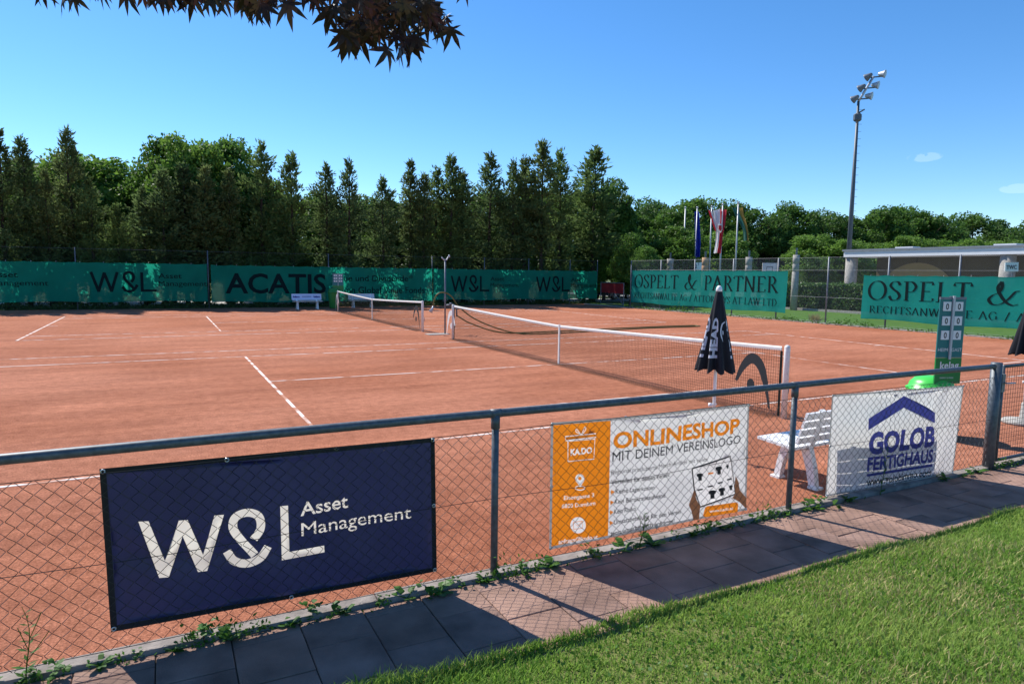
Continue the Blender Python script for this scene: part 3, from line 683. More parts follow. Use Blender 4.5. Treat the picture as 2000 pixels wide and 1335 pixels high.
umb_print('lettering', sans('HEAD', .05), aim-.22, .58, .50, .50)
umb_print('lettering', sans('HEAD', .05), aim+1.15, .58, .50, .45)
umb_print('lettering', sans('HEAD', .05), aim-1.2, .58, .50, .45)
v, f = head_logo(); umb_print('printed_emblem', ([(a, b) for a, b in v], f), aim+.5, .50, .26, .55)
p2_, _ = parasol(2.98, -1.73, 2.02, .95, .19, 'closed black parasol cut off by the right edge of the picture')

# ------------------------------------------------------------------ score boards and bins
def score_board(x, y, z0, z1, wd, label, text=True, rz=0.0):
    th = thing('score_board', label, 'scoreboard', (x, y, 0)); th.rotation_euler = (0, 0, rz)
    def bld(mb, n, m, par=th, sm=False): return mb.build(n, m, par, sm, world=False)
    H = z1-z0; h = wd/2; zs = z0+H*.30
    mb = MB(); mb.tube([(0, .03, 0), (0, .03, z1+.01)], .02, 8); bld(mb, 'pole', M_post)
    mb = MB(); mb.box(-h, h, -.008, .008, zs+.004, z1-.03); pn = bld(mb, 'score_panel', M_teal)
    mb = MB(); mb.box(-h, h, -.012, .012, z1-.03, z1); bld(mb, 'top_rail', M_post)
    mb = MB(); mb.box(-.014, .014, -.03, -.009, zs-.02, z1+.015); bld(mb, 'middle_rail', M_pole)
    for k in range(3):
        zc = z1-.03-H*.08-k*H*.165
        for s in (-1, 1):
            xc = s*wd*.23; tw = wd*.15; tz = H*.052
            mb = MB(); mb.box(xc-tw, xc+tw, -.016, -.008, zc-tz, zc+tz); tl = bld(mb, 'number_tile', M_tile)
            vf = sans('0', .02); v, f = fit2d(vf, (xc-tw*.38, zc-tz*.65), (xc+tw*.38, zc-tz*.65), tz*1.3)
            mb = MB(); mb.add([(a, -.0175, b) for a, b in v], f); mb.build('digit', M_ink, tl, world=False)
    mb = MB(); mb.box(-h*1.0, h*1.0, -.010, .010, z0, zs); ad = bld(mb, 'advert_panel', M_kgreen)
    if text:
        def tx(body, xa, xb, z, hh, m, par, bold=0):
            v, f = fit2d(sans(body, bold), (xa, z), (xb, z), hh, CAPH); mb = MB(); mb.add([(a, -.0125, b) for a, b in v], f); mb.build('lettering', m, par, world=False)
        tx('HEIM', -h*.92, -h*.16, zs+H*.075, H*.04, M_tile, pn); tx('GAST', h*.14, h*.92, zs+H*.075, H*.04, M_tile, pn)
        tx('kelag', -h*.66, h*.80, z0+H*.175, H*.085, M_tile, ad, .02); tx('ENERGY & MORE', -h*.6, h*.45, z0+H*.06, H*.018, M_tile, ad)
    return th
SBY = -1.75
sbt = onY(1857, 580, SBY); sbb = onY(1853, 748, SBY)
score_board(float((sbt[0]+sbb[0])/2), SBY, float(sbb[2]), float(sbt[2]), .37, 'tall teal and green tennis score board beside the gate', rz=-.35)
def bin_(x, y, r, h, lidm, bodym, label):
    th = thing('litter_bin', label, 'bin', (x, y, 0))
    mb = MB(); mb.lathe((x, y, 0), [(r*.78, .03), (r*.8, .05), (r, h*.76), (r*1.02, h*.78)], 20); mb.build('body', bodym, th, True)
    mb = MB(); mb.lathe((x, y, 0), [(r*1.10, h*.76), (r*1.12, h*.80), (r*1.0, h*.82), (r*.95, h*.89), (r*.72, h*.97), (r*.3, h*1.0), (r*.05, h*1.005)], 24); ld = mb.build('lid', lidm, th, True)
    mb = MB(); mb.box(x-r*.06, x+r*.06, y-r*1.2, y-r*.9, h*.77, h*.83); mb.build('lid_handle', bodym, ld)
    return th
bp_ = onY(1820, 738, -1.55)
bin_(float(bp_[0]), -1.55, .27, float(bp_[2])+.03, M_lime, M_binside, 'round bin with bright lime green lid in front of the score board')

# ------------------------------------------------------------------ benches
def bench(x, y, rz, label, blue=False):
    th = thing('bench', label, 'bench', (x, y, 0)); th.rotation_euler = (0, 0, rz)
    L = .77; B = lambda mb, n: mb.build(n, M_white, th, False, world=False)
    for k in range(4):   # seat planks
        yy = .30-k*.115; z = .43-.006*k
        mb = MB(); mb.obox((0, yy, z), (1, 0, 0), (0, 1, .03), (0, -.03, 1), L, .05, .014); B(mb, 'seat_plank')
    for k in range(4):   # back planks
        z = .50+k*.085; yy = -.13-.045*k*.6
        mb = MB(); mb.obox((0, yy, z), (1, 0, 0), (0, -.28, .96), (0, .96, .28), L, .034, .013); B(mb, 'back_plank')
    for s in (-1, 1):
        xx = s*(L-.24); mb = MB()
        def leg(pts, wds, hx=.032):
            for i in range(len(pts)-1):
                a = np.array(pts[i]); b = np.array(pts[i+1]); d = (b-a)/np.linalg.norm(b-a); n_ = np.array([-d[1], d[0]]); vs = []
                for q, wq in ((a, wds[i]), (b, wds[i+1])):
                    for sx in (-hx, hx):
                        for sn in (-1, 1): vs.append((xx+sx, q[0]+n_[0]*wq*sn, q[1]+n_[1]*wq*sn))
                mb.add(vs, [(0, 1, 3, 2), (4, 6, 7, 5), (0, 4, 5, 1), (2, 3, 7, 6), (0, 2, 6, 4), (1, 5, 7, 3)])
        leg([(.26, .0), (.22, .2), (.14, .415)], [.035, .035, .055]); leg([(-.17, .0), (-.13, .2), (-.06, .41)], [.035, .045, .05])
        leg([(.2, .405), (-.1, .405)], [.03, .03]); leg([(-.06, .40), (-.115, .5), (-.22, .80)], [.045, .04, .02])
        B(mb, 'leg_frame')
        for yy in (.27, -.18):
            mb = MB(); mb.box(xx-.05, xx+.05, yy-.06, yy+.05, 0, .022); B(mb, 'foot')
    return th
bench(-1.92, -2.27, R(2), 'white plastic slatted bench right behind the white banner')
fb = bench(-1.05, 31.2, math.pi, 'white slatted bench with advert board on its back before the far screen')
mb = MB(); mb.obox((0, -.128, .66), (1, 0, 0), (0, -.28, .96), (0, .96, .28), .80, .17, .006)
ad = mb.build('advert_board', mat('pale_blue_board', (.55, .62, .80), .5), fb, world=False)
# the board faces the court: lettering on the +y face of the bench, mirrored into local space
for body, xa, xb, z, h in (('bäm', .72, .38, .62, .10), ('bäm', -.38, -.72, .62, .10)):
    v, f = fit2d(sans(body, .04), (xa, z), (xb, z), h, CAPH); mb = MB(); mb.add([(a, -.118-.28*(b-.66)+.012, b) for a, b in v], f); mb.build('lettering', M_blueink, ad, world=False)
for z in (.69, .64):
    mb = MB(); mb.box(-.25, .25, -.106-.28*(z-.66), -.104-.28*(z-.66), z-.008, z+.008); mb.build('small_print', M_blueink, ad, world=False)
bench(2.2, 31.9, math.pi, 'plain white slatted bench behind the farther net')
sb2 = score_board(.75, 31.6, 1.0, 1.95, .62, 'small blue score board standing between the far benches', text=False)
bin_(.45, 31.3, .32, 1.15, M_binside, M_binside, 'dark green litter bin between the two far benches')

# ------------------------------------------------------------------ far fences and shade screens
BY = 33.0
ff = thing('tall_fence', 'tall wire fence with steel posts behind the long green screens', 'fence', (2, BY, 0))
for x in (-30, -24, -18, -11.9, -5.88, .55, 6.97, 10.6, 13.9, 17.2, 19.5):
    mb = MB(); mb.tube([(x, BY+.06, -.05), (x, BY+.06, 3.1)], .026, 8); mb.build('post', M_post, ff, True)
def diag_wires(fn, L, z0, z1, p, r):
    mb = MB(); h = z1-z0; n = int((L+h)/p)
    for i in range(n):
        for s in (0, 1):
            a0 = i*p-h; a1 = a0+h; zz0, zz1 = z0, z1
            if a0 < 0: zz0 = z0-a0; a0 = 0
            if a1 > L: zz1 = z1-(a1-L); a1 = L
            if zz1-zz0 < .05: continue
            if s: a0, a1 = L-a0, L-a1
            mb.tube([fn(a0, zz0), fn(a1, zz1)], r, 3, cap=False)
    return mb
o = diag_wires(lambda s, z: (-20+s, BY+.03, z), 39.5, .05, 3.05, .10, .0009).build('wire_mesh', M_wire, ff); o['kind'] = 'stuff'
for z in (.4, 1.7, 3.05):
    mb = MB(); mb.tube([(-30, BY+.03, z), (19.5, BY+.03, z)], .004, 4); mb.build('tension_wire', M_post, ff)
RX = 18.62
rf = thing('tall_fence', 'tall wire fence along the right side of the courts', 'fence', (RX, 16, 0))
for y in (28.0, 25.1, 22.2, 19.3, 16.4, 13.6, 10.75, 7.95, 5.1, 2.2, -.7):
    mb = MB(); mb.tube([(RX, y, -.05), (RX, y, 3.02)], .035, 8); mb.build('post', M_post, rf, True)
o = diag_wires(lambda s, z: (RX-.03, 28-s, z), 29, .05, 3.0, .075, .0020).build('wire_mesh', M_post, rf); o['kind'] = 'stuff'
for z in (.1, 1.2, 2.42, 3.0):
    mb = MB(); mb.tube([(RX-.03, 28, z), (RX-.03, -1, z)], .004, 4); mb.build('tension_wire', M_post, rf)
def screen(name, label, P0, P1, z0, z1, m, depth, group):
    """shade cloth from P0 to P1 (xy) on the court side of a fence"""
    P0 = np.array(P0, float); P1 = np.array(P1, float); L = np.linalg.norm(P1-P0); d = (P1-P0)/L; nrm = np.array([d[1], -d[0]])
    if np.dot(nrm, CAM[:2]-P0) < 0: nrm = -nrm
    th = thing(name, label, 'windscreen', (float((P0[0]+P1[0])/2), float((P0[1]+P1[1])/2), 0), group)
    def S(s, z, lift=0):
        t = (z-z0)/(z1-z0); off = depth*(.5+.5*math.sin(s*2.1+1.1*math.sin(z*2)))*(.35+.65*(1-t))+.5*depth*math.sin(s*5.3)*(1-t)**2+lift
        zz = z-.035*abs(math.sin(s*math.pi/1.0))*max(0, (t-.85)/.15)+.03*math.sin(s*1.3)*max(0, (.15-t)/.15)
        q = P0+d*s+nrm*(off+.02); return (q[0], q[1], zz)
    S.L = L; n = int(L*6)
    mb = MB(); mb.grid(lambda u, v: S(u*L, z0+(z1-z0)*v), n, 14); mb.build('cloth', m, th, True)
    mb = MB(); mb.grid(lambda u, v: S(u*L, z1-.04+.04*v, .004), n, 1); mb.grid(lambda u, v: S(u*L, z0+.04*v, .004), n, 1); mb.build('hem', m, th, True)
    mb = MB()
    for s in np.arange(.3, L, 1.0): q = S(s, z1); mb.tube([(q[0], q[1], q[2]-.02), (q[0]-nrm[0]*.05, q[1]-nrm[1]*.05, q[2]+.06)], .006, 4)
    mb.build('tie', M_wpaint, th)
    return th, S
def scr_text(th, S, vf, s0, s1, z, h, cap=None, m=M_sink, name='lettering'):
    v, f = fit2d(vf, (s0, z), (s1, z), h, cap); return print_on(name, (v, f), S, m, th, .012, .25)
G = 'green shade screens around the courts'
sA, FA = screen('shade_screen', 'dark green screen at far left, its lettering cut by the picture edge', (-24, BY-.06), (-5.95, BY-.06), .40, 2.38, M_screen, .05, G)
sB, FB = screen('shade_screen', 'dark green screen with one huge bold black word behind the far benches', (-5.75, BY-.06), (6.92, BY-.06), .33, 2.34, M_screen, .05, G)
sC, FC = screen('shade_screen', 'dark green screen with two black logos left of the corner gate', (7.0, BY-.06), (19.4, BY-.06), .37, 2.34, M_screen, .05, G)
for th, F, s in ((sA, FA, 24-11.32), (sA, FA, 24-18.4), (sC, FC, 8.157-7.0), (sC, FC, 14.39-7.0)):
    k = 1.0 if th is sA else .92
    scr_text(th, F, wl_logo(), s, s+2.95*k, .90, 1.06)
    scr_text(th, F, sans('Asset', .008), s+3.05*k, s+4.15*k, 1.60, .27, CAPH); scr_text(th, F, sans('Management', .008), s+3.05*k, s+5.35*k, 1.20, .27, CAPH)
scr_text(sB, FB, sans('ACATIS', .02), 5.75-5.05, 5.75+.35, .83, 1.1, CAPH)
scr_text(sB, FB, sans('Value und Dividende', .006), 5.75+.65, 5.75+5.35, 1.52, .36, CAPH); scr_text(sB, FB, sans('®', .006), 5.75+5.4, 5.75+5.65, 1.7, .2)
scr_text(sB, FB, sans('Aktion Global Value Fonds', .006), 5.75+.62, 5.75+6.4, .80, .40, CAPH)
sD, FD = screen('shade_screen', 'teal lawyers screen with whole serif lettering left of the hedge', (RX-.05, 27.8), (RX-.05, 15.74), .36, 2.40, M_screen2, .04, G)
sE, FE = screen('shade_screen', 'teal lawyers screen cut off by the right picture edge', (RX-.05, 11.80), (RX-.05, -.5), .36, 2.22, M_screen2, .04, G)
scr_text(sD, FD, serif('OSPELT & PARTNER'), .30, 11.55, 1.32, .80, 1.0)
scr_text(sD, FD, serif('RECHTSANWÄLTE AG / ATTORNEYS AT LAW LTD.', .12), .35, 11.60, .66, .36, 1.0)
scr_text(sE, FE, serif('OSPELT & PARTNER'), .25, 11.7, 1.20, .78, 1.0)
scr_text(sE, FE, serif('RECHTSANWÄLTE AG / ATTORNEYS AT LAW LTD.', .12), .38, 12.0, .64, .30, 1.0)
# corner gate with a red board
cg = thing('corner_gate', 'wire gate with dark red board in the far corner of the courts', 'gate', (19.1, 30.4, 0))
ca, cb = np.array((19.25, 32.2)), np.array((18.75, 28.9)); dd = (cb-ca)
def cp(t, z): q = ca+dd*t; return (q[0], q[1], z)
mb = MB()
for a, b in (((0, .1), (1, .1)), ((0, 1.55), (1, 1.55)), ((0, .1), (0, 1.55)), ((1, .1), (1, 1.55)), ((.62, .85), (1, .12))): mb.tube([cp(*a), cp(*b)], .03, 6)
mb.build('gate_frame', M_post, cg)
mb = MB()
for z in np.arange(.15, .85, .07): mb.tube([cp(0, z), cp(1, z)], .006, 4)
for t in np.arange(.03, 1, .05): mb.tube([cp(t, .1), cp(t, .85)], .005, 4)
o = mb.build('wire_panel', M_wire, cg); o['kind'] = 'stuff'
mb = MB(); mb.add([cp(.02, .86), cp(.98, .86), cp(.98, 1.5), cp(.02, 1.5)]+[tuple(np.array(cp(t, z))+np.array((.03, 0, 0))) for t, z in ((.02, .86), (.98, .86), (.98, 1.5), (.02, 1.5))], [(0, 1, 2, 3), (7, 6, 5, 4), (0, 4, 5, 1), (2, 6, 7, 3), (1, 5, 6, 2), (3, 7, 4, 0)]); mb.build('red_board', M_redpanel, cg)

# ------------------------------------------------------------------ foliage
def leaf_cloud(P, N, ln, wd, nbias=None, droop=0.0):
    """quads (kite shaped leaves) at points P with main axis N"""
    n = len(P); a = rng.normal(size=(n, 3)); a[:, 2] -= droop
    if N is not None: a = a*.55+N
    a /= np.linalg.norm(a, axis=1)[:, None]; b = rng.normal(size=(n, 3))
    if nbias is not None: b = b+np.cross(a, nbias[None, :]+rng.normal(size=(n, 3))*.5)
    b -= a*(a*b).sum(1)[:, None]; b /= np.linalg.norm(b, axis=1)[:, None]
    l = ln*rng.uniform(.6, 1.3, n)[:, None]; w_ = wd*rng.uniform(.6, 1.3, n)[:, None]
    V = np.stack([P, P+a*l*.5+b*w_*.5, P+a*l, P+a*l*.5-b*w_*.5], 1).reshape(-1, 3)
    return V, np.arange(4*n).reshape(n, 4)
def trunk_mb(h, r, lean=0, seg=7):
    mb = MB(); pts = [(lean*(k/seg)**2+.05*math.sin(k*1.3), .05*math.cos(k*1.7), h*k/seg) for k in range(seg+1)]
    mb.tube(pts, [r*(1-.85*k/seg) for k in range(seg+1)], 7); return mb, pts
def conifer_mesh(seed, H, rad, bare):
    rad = rad*1.25
    rs = np.random.default_rng(seed); P = []; A = []
    nb = int(H*19); sl_ = rs.uniform(.30, .46); wv = rs.uniform(3, 6); ph = rs.uniform(0, 6)
    for i in range(nb):
        h = bare*H*.6+(H-bare*H*.6)*((i+rs.uniform(0, 1))/nb)**.9; t = h/H
        prof = min(rad*(.75+.25*min(1, t/.3)), sl_*(H-h)+.10)*(.8+.2*math.sin(h*wv+ph))
        L = max(.14, prof*rs.uniform(.4, 1.3)); az = rs.uniform(0, 2*math.pi); up = .15+.55*t
        d = np.array([math.cos(az), math.sin(az), up]); k = int(6+L*24*(1-.25*t))
        s = rs.uniform(.12, 1, k)**.8
        q = np.array([0, 0, h])+d[None, :]*(s*L)[:, None]; q[:, 2] -= .22*L*(s**2)*(1-t); q += rs.normal(size=(k, 3))*(.06+.07*L)
        P.append(q); A.append(np.repeat((d*.9+np.array([0, 0, -.25+.7*t]))[None, :], k, 0))
    # leader
    k = 22; z = rs.uniform(H*.9, H*1.03, k); P.append(np.stack([rs.normal(size=k)*.06, rs.normal(size=k)*.06, z], 1)); A.append(np.repeat(np.array([[0, 0, 1.]]), k, 0))
    P = np.concatenate(P); A = np.concatenate(A); return leaf_cloud(P, A*1.1, .30, .11)
def ivy_mesh(seed, H, r):
    rs = np.random.default_rng(seed); n = int(H*260); z = rs.uniform(0, 1, n)**1.2*H; az = rs.uniform(0, 2*math.pi, n); rr = r*(1-.6*z/H)*(1+.5*np.sin(z*2.3+seed))*rs.uniform(.6, 1.2, n)
    P = np.stack([rr*np.cos(az), rr*np.sin(az), z], 1); return leaf_cloud(P, None, .13, .11, droop=.6)
CON = []
for i in range(7):
    H = 10; V, F = conifer_mesh(100+i, H, (1.05, 1.25, .95, 1.4, 1.1, .85, 1.3)[i], (.42, .3, .55, .2, .45, .5, .32)[i]); cm = np_mesh('conifer_crown', V, F); cm.materials.append(M_con[i % 3])
    V, F = ivy_mesh(i, 4.2+.5*(i % 3), .42+.06*(i % 4)); im = np_mesh('ivy', V, F); im.materials.append(M_ivy)
    tb, _ = trunk_mb(9.6, .17); tm = bpy.data.meshes.new('conifer_trunk'); tm.from_pydata(tb.v, [], tb.f); tm.materials.append(M_bark)
    # a few bare dead branches low down
    CON.append((cm, im, tm))
def put_conifer(i, px, ptop, Y, kind, sc, label):
    q = onY(px, ptop, Y); H = q[2]; base = onY(px, 560, Y)
    th = thing('conifer_tree', label, 'tree', (float(base[0]), Y, -.05), 'row of narrow conifers behind the far fence')
    cm, im, tm = CON[kind]; s = H/10.25
    for nm, me, sx in (('crown', cm, sc), ('trunk', tm, 1), ('ivy', im, 1)):
        o = bpy.data.objects.new(nm, me); C.objects.link(o); o.parent = th; o.scale = (s*sx, s*sx, s); o.rotation_euler = (0, 0, random.uniform(0, 6.28))
CT = [(-45, 270), (14, 252), (58, 268), (100, 330), (146, 250), (185, 345), (235, 395), (285, 365), (325, 330), (365, 318), (405, 322), (452, 330), (515, 275), (573, 298), (640, 318), (684, 310), (748, 345), (802, 312), (828, 338), (852, 325), (881, 302), (903, 335), (956, 298), (1000, 312), (1022, 305), (1056, 273), (1090, 290), (1156, 287)]
for i, (px, pt) in enumerate(CT):
    put_conifer(i, px, pt, 35.2+.9*((i*7) % 5)/4, (i*3) % 7, random.uniform(.9, 1.15)*(1.25 if i in (8, 9, 10, 22, 27) else 1), 'dark narrow conifer behind the far screens, %s from the left' % ORD[i])
def dec_mesh(seed, H, rx, rz, z0, n, lf=.2, nclump=46):
    rs = np.random.default_rng(seed); P = []
    cz = z0+rz
    for k in range(nclump):
        d = rs.normal(size=3); d /= np.linalg.norm(d); rr = rs.uniform(.45, 1.0)**.6
        c = np.array([d[0]*rx*rr, d[1]*rx*rr, cz+d[2]*rz*rr]); wob = 1+.12*math.sin(c[0]*2+seed)
        sz = rs.uniform(.5, 1.0)*rx*.42; m = n//nclump
        e = rs.normal(size=(m, 3)); e /= np.linalg.norm(e, axis=1)[:, None]; q = c+e*(sz*rs.uniform(.35, 1.05, m)**.6)[:, None]*np.array([1, 1, .75])*wob
        P.append(q)
    P = np.concatenate(P); P = P[P[:, 2] > .15]; return leaf_cloud(P, None, lf, lf*.75, nbias=np.array([0, 0, 1.]), droop=.25)
def dec_trunk(H, r, seed):
    rs = np.random.default_rng(seed); mb, pts = trunk_mb(H*.8, r)
    for k in range(9):
        z = H*rs.uniform(.25, .65); az = rs.uniform(0, 6.28); L = H*.28
        mb.tube([(0, 0, z), (math.cos(az)*L*.5, math.sin(az)*L*.5, z+L*.4), (math.cos(az)*L, math.sin(az)*L, z+L*.9)], [r*.45, r*.28, r*.08], 5)
    return mb
DEC = []
for i in range(6):
    V, F = dec_mesh(200+i, 10, 2.9, 4.0, 1.6, 21000, .25, 80); cm = np_mesh('leaf_crown', V, F); cm.materials.append(M_dec[i % 4 if i < 4 else i-3])
    tb = dec_trunk(10, .2, i); tm = bpy.data.meshes.new('leaf_trunk'); tm.from_pydata(tb.v, [], tb.f); tm.materials.append(M_bark); DEC.append((cm, tm))
def put_dec(x, y, H, wide, kind, label, group):
    th = thing('leafy_tree', label, 'tree', (float(x), float(y), -.05), group); cm, tm = DEC[kind]; s = H/9.9
    for nm, me in (('crown', cm), ('trunk', tm)):
        o = bpy.data.objects.new(nm, me); C.objects.link(o); o.parent = th; o.scale = (s*wide, s*wide, s); o.rotation_euler = (0, 0, random.uniform(0, 6.28))
BT = [(20, 330, 43, .9), (95, 300, 41, .9), (170, 290, 42, 1.0), (215, 325, 43, .9), (330, 268, 40, .7), (375, 258, 38.5, .75), (435, 268, 39.5, .8), (500, 340, 43, .9), (610, 370, 42, .9), (690, 380, 43, 1), (760, 390, 42, 1), (850, 385, 43, 1), (940, 375, 42, 1), (1030, 370, 43, 1), (1110, 365, 42, 1), (1185, 345, 39, .75)]
for i, (px, pt, Y, wd) in enumerate(BT):
    q = onY(px, pt, Y); put_dec(q[0], Y, q[2], wd*9.9/max(6, q[2])*1.1, (1, 2, 2, 0, 1, 2)[i % 6], 'green leafy tree showing between and above the conifers, %s from the left' % ORD[i], 'leafy trees behind the conifers')
M_back = mat('sunlit_leaf', (.15, .27, .04), .55, .25, trans=.6, var=.35, vscale=.9)
V, F = dec_mesh(300, 10, 2.9, 4.4, .4, 15000, .27, 60); um = np_mesh('shrub_crown', V, F); um.materials.append(M_back)
for i, px in enumerate((-60, 30, 120, 215, 290, 395, 470, 540, 600, 660, 720, 790, 860, 930, 1000, 1075, 1140)):
    Y = 38.6+.8*((i*5) % 4)/3; q = onY(px, 560, Y); th = thing('shrub', 'sunlit light green shrub behind the conifer trunks, %s from the left' % ORD[i], 'shrub', (float(q[0]), Y, -.05), 'sunlit shrubs behind the conifers')
    o = bpy.data.objects.new('foliage', um); C.objects.link(o); o.parent = th; s_ = random.uniform(.42, .62); o.scale = (s_*1.05, s_*.8, s_); o.rotation_euler = (0, 0, random.uniform(0, 6.28))
    mb = MB(); mb.tube([(q[0], Y, -.05), (q[0]+.1, Y, 1.2), (q[0]-.1, Y, 2.6)], [.09, .07, .03], 6); mb.build('stem', M_bark, th)
# row of broad trees on the right, far behind
RT = [(1200, 385, 62), (1268, 372, 66), (1300, 400, 60), (1362, 385, 68), (1440, 388, 68), (1490, 405, 66), (1545, 392, 70), (1622, 397, 70), (1712, 400, 70), (1752, 402, 74), (1800, 405, 72), (1838, 408, 72), (1905, 410, 74), (1970, 428, 70), (2035, 420, 72), (2110, 420, 70)]
for i, (px, pt, D) in enumerate(RT):
    q = atD(px, pt, D); put_dec(q[0], q[1], q[2], 1.15, (0, 3, 0, 1, 0, 3)[i % 6], 'broad dark green tree in the far row on the right, %s from the left' % ORD[i], 'far row of broad trees')
SH = [(1235, 455, 47, 1), (1262, 480, 44, 1), (1330, 440, 52, 1), (1420, 445, 56, 2), (1590, 452, 58, 2), (1650, 462, 56, 2), (1700, 470, 60, 2), (1770, 455, 60, 2), (1830, 462, 60, 2), (1900, 462, 60, 2), (1965, 465, 60, 2), (1600, 490, 50, 3)]
for i, (px, pt, D, kind) in enumerate(SH):
    q = atD(px, pt, D); put_dec(q[0], q[1], max(2.5, q[2]), 1.25 if D > 50 else 1.0, kind+(3 if kind == 2 else 0), 'lower light green tree in front of the far tree row, %s from the left' % ORD[i], 'lower light green trees')
# hedge
hd = thing('hedge', 'clipped green hedge between the two teal screens', 'hedge', (29.6, 16, 0))
mb = MB(); mb.box(28.85, 30.2, 2, 26.0, 0, 1.5); mb.build('core', M_core, hd)
n = 60000; P = np.stack([rng.uniform(28.65, 30.4, n), rng.uniform(1.8, 26.2, n), rng.uniform(.05, 1.66, n)], 1)
k = rng.integers(0, 3, n); P[k == 0, 0] = 28.72+rng.normal(size=(k == 0).sum())*.07; P[k == 1, 2] = 1.58+rng.normal(size=(k == 1).sum())*.06
V, F = leaf_cloud(P, None, .13, .09, nbias=np.array([0, 0, 1.])); link_mesh('foliage', np_mesh('foliage', V, F), M_hedge, hd)

# undergrowth along the far fence, uncountable
n = 9000; xs = rng.uniform(-26, 19.3, n); hh = .12+.33*np.abs(np.sin(xs*.7)*np.sin(xs*1.9+1)); P = np.stack([xs, 33.1+np.abs(rng.normal(size=n))*.5, rng.uniform(0, 1, n)*hh], 1)
V, F = leaf_cloud(P, None, .14, .07); o = link_mesh('undergrowth', np_mesh('undergrowth', V, F), M_ivy); tag(o, 'low weeds and ivy along the foot of the far fence', 'undergrowth', kind='stuff')
n = 2600; ys = rng.uniform(4, 28, n); P = np.stack([18.45+rng.normal(size=n)*.10, ys, np.abs(rng.normal(size=n))*.10*np.clip(np.sin(ys*1.7)+np.sin(ys*.6), .1, 2)], 1)
V, F = leaf_cloud(P, None, .13, .05); o = link_mesh('verge_weeds', np_mesh('verge_weeds', V, F), M_weed); tag(o, 'scattered weeds along the kerb of the right fence', 'weeds', kind='stuff')
q = onZ(1578, 630); n = 300; a = rng.uniform(0, 6.28, n); P = np.stack([q[0]+.5+rng.normal(size=n)*.09, q[1]+rng.normal(size=n)*.11, np.zeros(n)], 1); N = np.stack([np.cos(a)*.4, np.sin(a)*.4, np.ones(n)], 1)
V, F = leaf_cloud(P, N*2, .42, .02); o = link_mesh('grass_tuft', np_mesh('grass_tuft', V, F), M_straw); tag(o, 'dry yellow grass tuft by the right fence post', 'grass tuft')

# ------------------------------------------------------------------ beyond the right fence
def mast():
    D = 53; b = atD(1655, 540, D); top = atD(1675, 207, D); x, y = float(b[0]), float(b[1]); H = float(top[2])
    th = thing('floodlight_mast', 'very tall grey floodlight mast rising above the pavilion', 'floodlight', (x, y, 0))
    mb = MB(); mb.tube([(x, y, -.1), (x, y, H*.5), (x, y, H)], [.22, .16, .09], 14); po = mb.build('mast_pole', M_steel, th, True)
    mb = MB()
    for z in np.arange(4, H-.5, .55): s = 1 if int(z/.55) % 2 else -1; mb.tube([(x, y, z), (x+.36*rgt[0]*1, y+.36*rgt[1], z)], .012, 4)
    mb.build('climbing_pegs', M_steel, po)
    tp = np.array((x, y, H)); e = atD(1706, 150, D-1.0); hd_ = e-tp
    mb = MB(); mb.tube([tp, tp+hd_], .09, 8); mb.build('lamp_arm', M_pole, th, True)
    mb = MB(); mb.lathe((x, y, H-1.5), [(.2, 0), (.3, .1), (.3, .5), (.2, .6)], 8); mb.tube([tp+rgt*.5-np.array((0, 0, .6)), tp-np.array((0, 0, .9))], .06, 6); mb.build('junction_box', M_steel, th)
    R3 = np.array(rgt)
    for k, t in enumerate((.06, .5, .95)):
        c = tp+hd_*t; mb = MB(); mb.tube([c-R3*.55, c+R3*.75+np.array((0, 0, .12))], .05, 6); mb.build('cross_bar', M_steel, th)
        for s in (-1, 1):
            p_ = c+R3*(.85 if s > 0 else -.45)+np.array((0, 0, .30 if s > 0 else .05))
            aim_ = (R3*.75-np.array(fwd)*.65+np.array((0, 0, -.25))) if s > 0 else (-R3*.55+np.array(fwd)*.7+np.array((0, 0, -.35)))
            aim_ = aim_/np.linalg.norm(aim_); mb = MB()
            mb.tube([p_-aim_*.42, p_-aim_*.36, p_-aim_*.12, p_+aim_*.05, p_+aim_*.1], [.08, .13, .21, .29, .30], 16); lm = mb.build('lamp', M_pole if s > 0 else M_post, th, True)
            mb = MB(); mb.tube([p_+aim_*.102, p_+aim_*.112], [.272, .268], 16); mb.build('lamp_glass', M_lens, lm)
mast()
# flag poles and flags
def flag(px0, pyb, ptop, D, label, spec, flabel):
    b = atD(px0, 530, D); t = atD(px0, ptop, D); x, y = float(b[0]), float(b[1]); H = float(t[2])
    th = thing('flag_pole', label, 'flag pole', (x, y, 0), 'flag poles behind the right fence')
    mb = MB(); mb.tube([(x, y, -.1), (x, y, H)], [.07, .045], 10); mb.build('pole', M_pole, th, True)
    mb = MB(); mb.lathe((x, y, H), [(.05, 0), (.09, .05), (.05, .12), (.01, .14)], 8); mb.build('finial', M_pole, th, True)
    if spec is None: return
    # spec: rows of (py, pxleft, pxright); stripes: materials across the cloth
    rows, mats_, fold = spec
    fl = thing('flag', flabel, 'flag', (x, y, float(atD(px0, rows[0][0], D)[2])), 'flags hanging from the poles')
    rr = catmull([np.array(r_, float) for r_ in rows], 5); mb = MB(); nu = 24; V = []; F = []; mi = []
    for j, r_ in enumerate(rr):
        for i in range(nu+1):
            u = i/nu; px = r_[1]+(r_[2]-r_[1])*u; q = atD(px, r_[0]+fold*2*math.sin(u*9), D-.3)+np.array(fwd)*(.10*math.sin(u*11+j*.12)+.05*math.sin(u*23)); V.append(q)
    for j in range(len(rr)-1):
        for i in range(nu): F.append((j*(nu+1)+i, j*(nu+1)+i+1, (j+1)*(nu+1)+i+1, (j+1)*(nu+1)+i)); mi.append(min(len(mats_)-1, int(i/nu*len(mats_))))
    me = np_mesh('cloth', V, F, mi); link_mesh('cloth', me, mats_, fl, True)
    return fl
